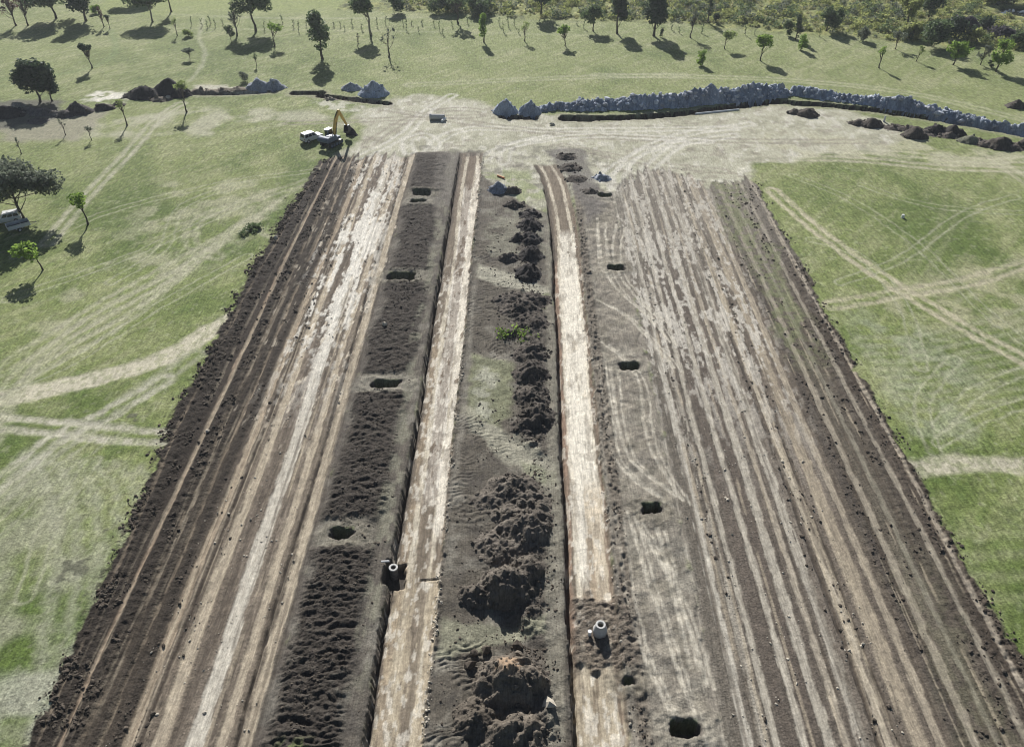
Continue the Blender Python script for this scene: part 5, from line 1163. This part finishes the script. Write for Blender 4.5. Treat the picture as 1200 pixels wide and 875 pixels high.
MB().lathe([(.45, 1.56), (.46, 1.58), (.46, 1.68), (.44, 1.70), (.27, 1.70), (.255, 1.68), (.255, 1.58)], 36, closed=True).build('rim', M_CONC, t)
x2_, y2_ = at(453, 662)
m = MB(); m.tube([(-.5, .1, .1), (.35, -.05, .35)], .09, 10)
tag(m.build('pipe_stub', M_PLAST, loc=(x2_, y2_, float(zat(x2_, y2_)) + .9)), 'thin pale pipe leading into the manhole ring on the left strip', 'pipe')

# white pipe by the far trench, pipes and markers
def along(name, label, cat, a, b, rad, mat, n=12, lift=0.0):
    ax, ay = at(*a); bx, by = at(*b); cx, cy = (ax + bx) / 2, (ay + by) / 2
    m = MB(); m.tube([(ax - cx, ay - cy, 0), (bx - cx, by - cy, 0)], rad, n)
    return tag(m.build(name, mat, loc=(cx, cy, float(zat(cx, cy)) + rad + lift)), label, cat)
along('pipe', 'long white pipe lying on pale ground below the far trench', 'pipe', (815, 134), (866, 129), .22, M_PLAST)
t = thing('concrete_pipe', 'white pipe with a dark open end lying on the pale ground', 'pipe', (513, 140), R(-2))
MB().lathe([(.62, -1.6), (.62, 1.6), (.50, 1.6), (.50, -1.6)], 32, (0, 0, 0), 'y', closed=True).build('barrel', M_CONC, t)
bpy.data.objects['barrel'].rotation_euler = (0, 0, R(90)); bpy.data.objects['barrel'].location = (0, 0, .6)
MB().lathe([(.72, 1.45), (.74, 1.48), (.74, 1.78), (.52, 1.78), (.52, 1.45)], 32, (0, 0, 0), 'y', closed=True).build('socket', M_CONC, t)
bpy.data.objects['socket'].rotation_euler = (0, 0, R(90)); bpy.data.objects['socket'].location = (0, 0, .62)
MB().lathe([(.05, 1.60), (.49, 1.60), (.49, 1.63), (.05, 1.63)], 32, (0, 0, 0), 'y').build('mouth_shade', M_RUB, t)  # dark disc stands in for the shade inside the open pipe end
bpy.data.objects['mouth_shade'].rotation_euler = (0, 0, R(90)); bpy.data.objects['mouth_shade'].location = (0, 0, .6)
along('pipe', 'shorter white pipe lying right of the dark ended one', 'pipe', (518, 143), (522, 140), .30, M_PLAST)
x, y = at(1058, 254)
m = MB(); m.lathe([(.02, .62), (.20, .60), (.26, .50), (.28, .06), (.30, .04), (.30, 0), (.02, -.01)], 20)
tag(m.build('drum', M_PLAST, loc=(x, y, float(zat(x, y)))), 'small white drum alone on the right grass', 'drum')
x, y = at(1036, 142)
m = MB(); m.prism([(-.25, 0), (-.2, 1.3), (.2, 1.3), (.25, 0)], -.04, .04, .01)
o = tag(m.build('marker_board', M_PLAST, loc=(x, y, float(zat(x, y)))), 'small white marker board beside a flat soil heap', 'marker')
along('pipe', 'orange length of pipe on grass above the blue grey rock heap', 'pipe', (583, 206), (591, 209), .16, M_ORANGE)
def boulder(label, p, sz, mat, name='rock', cat='rock', seed=1):
    x, y = at(*p); v, f = stones(1, np.array([[0, 0, sz * .35]]), sz, sz * 1.01, seed)
    o = mesh_np(name, v, None, f, mat, smooth=False, loc=(x, y, float(zat(x, y)))); return tag(o, label, cat)
boulder('white lump on the dark ridged berm', (451, 383), .35, M_CLAYL, seed=3)
boulder('white lump at the edge of the left strip by the low shrub', (323, 279), .32, M_CLAYL, seed=4)
boulder('white lump beside the thin track of the left strip', (244, 506), .22, M_CLAYL, seed=5)
boulder('pale boulder at the right foot of the reddish topped heap', (643, 827), .5, M_CLAYL, seed=6)
boulder('pale rock at the foot of the largest dark heap', (197, 116), .7, M_CLAYL, seed=7)
boulder('pale stone on the pale pad left of the long white pipe', (647, 146), .5, M_CLAYL, seed=8)
for k, (p, lb) in enumerate([((556, 765), 'upright black clod left of the reddish topped heap'), ((551, 779), 'larger black clod left of the reddish topped heap'), ((570, 762), 'black clod on the upper left flank of the reddish heap'), ((607, 758), 'black clod behind the reddish topped heap')]):
    boulder(lb, p, .55, M_SOILD, 'soil_clod', 'clod', 20 + k)

# thin air between the camera and the far paddock
mh, th, ph_ = newmat('thin_haze')
th.nodes.remove(ph_); vol = th.nodes.new('ShaderNodeVolumePrincipled')
vol.inputs['Color'].default_value = (0.86, 0.92, 1.0, 1); vol.inputs['Density'].default_value = 0.00013; vol.inputs['Anisotropy'].default_value = 0.35
th.links.new(vol.outputs[0], th.nodes['Material Output'].inputs['Volume'])
hz = MB().box((0, 1200, 30.5), (4400, 4400, 75)).build('haze', mh); hz['kind'] = 'stuff'
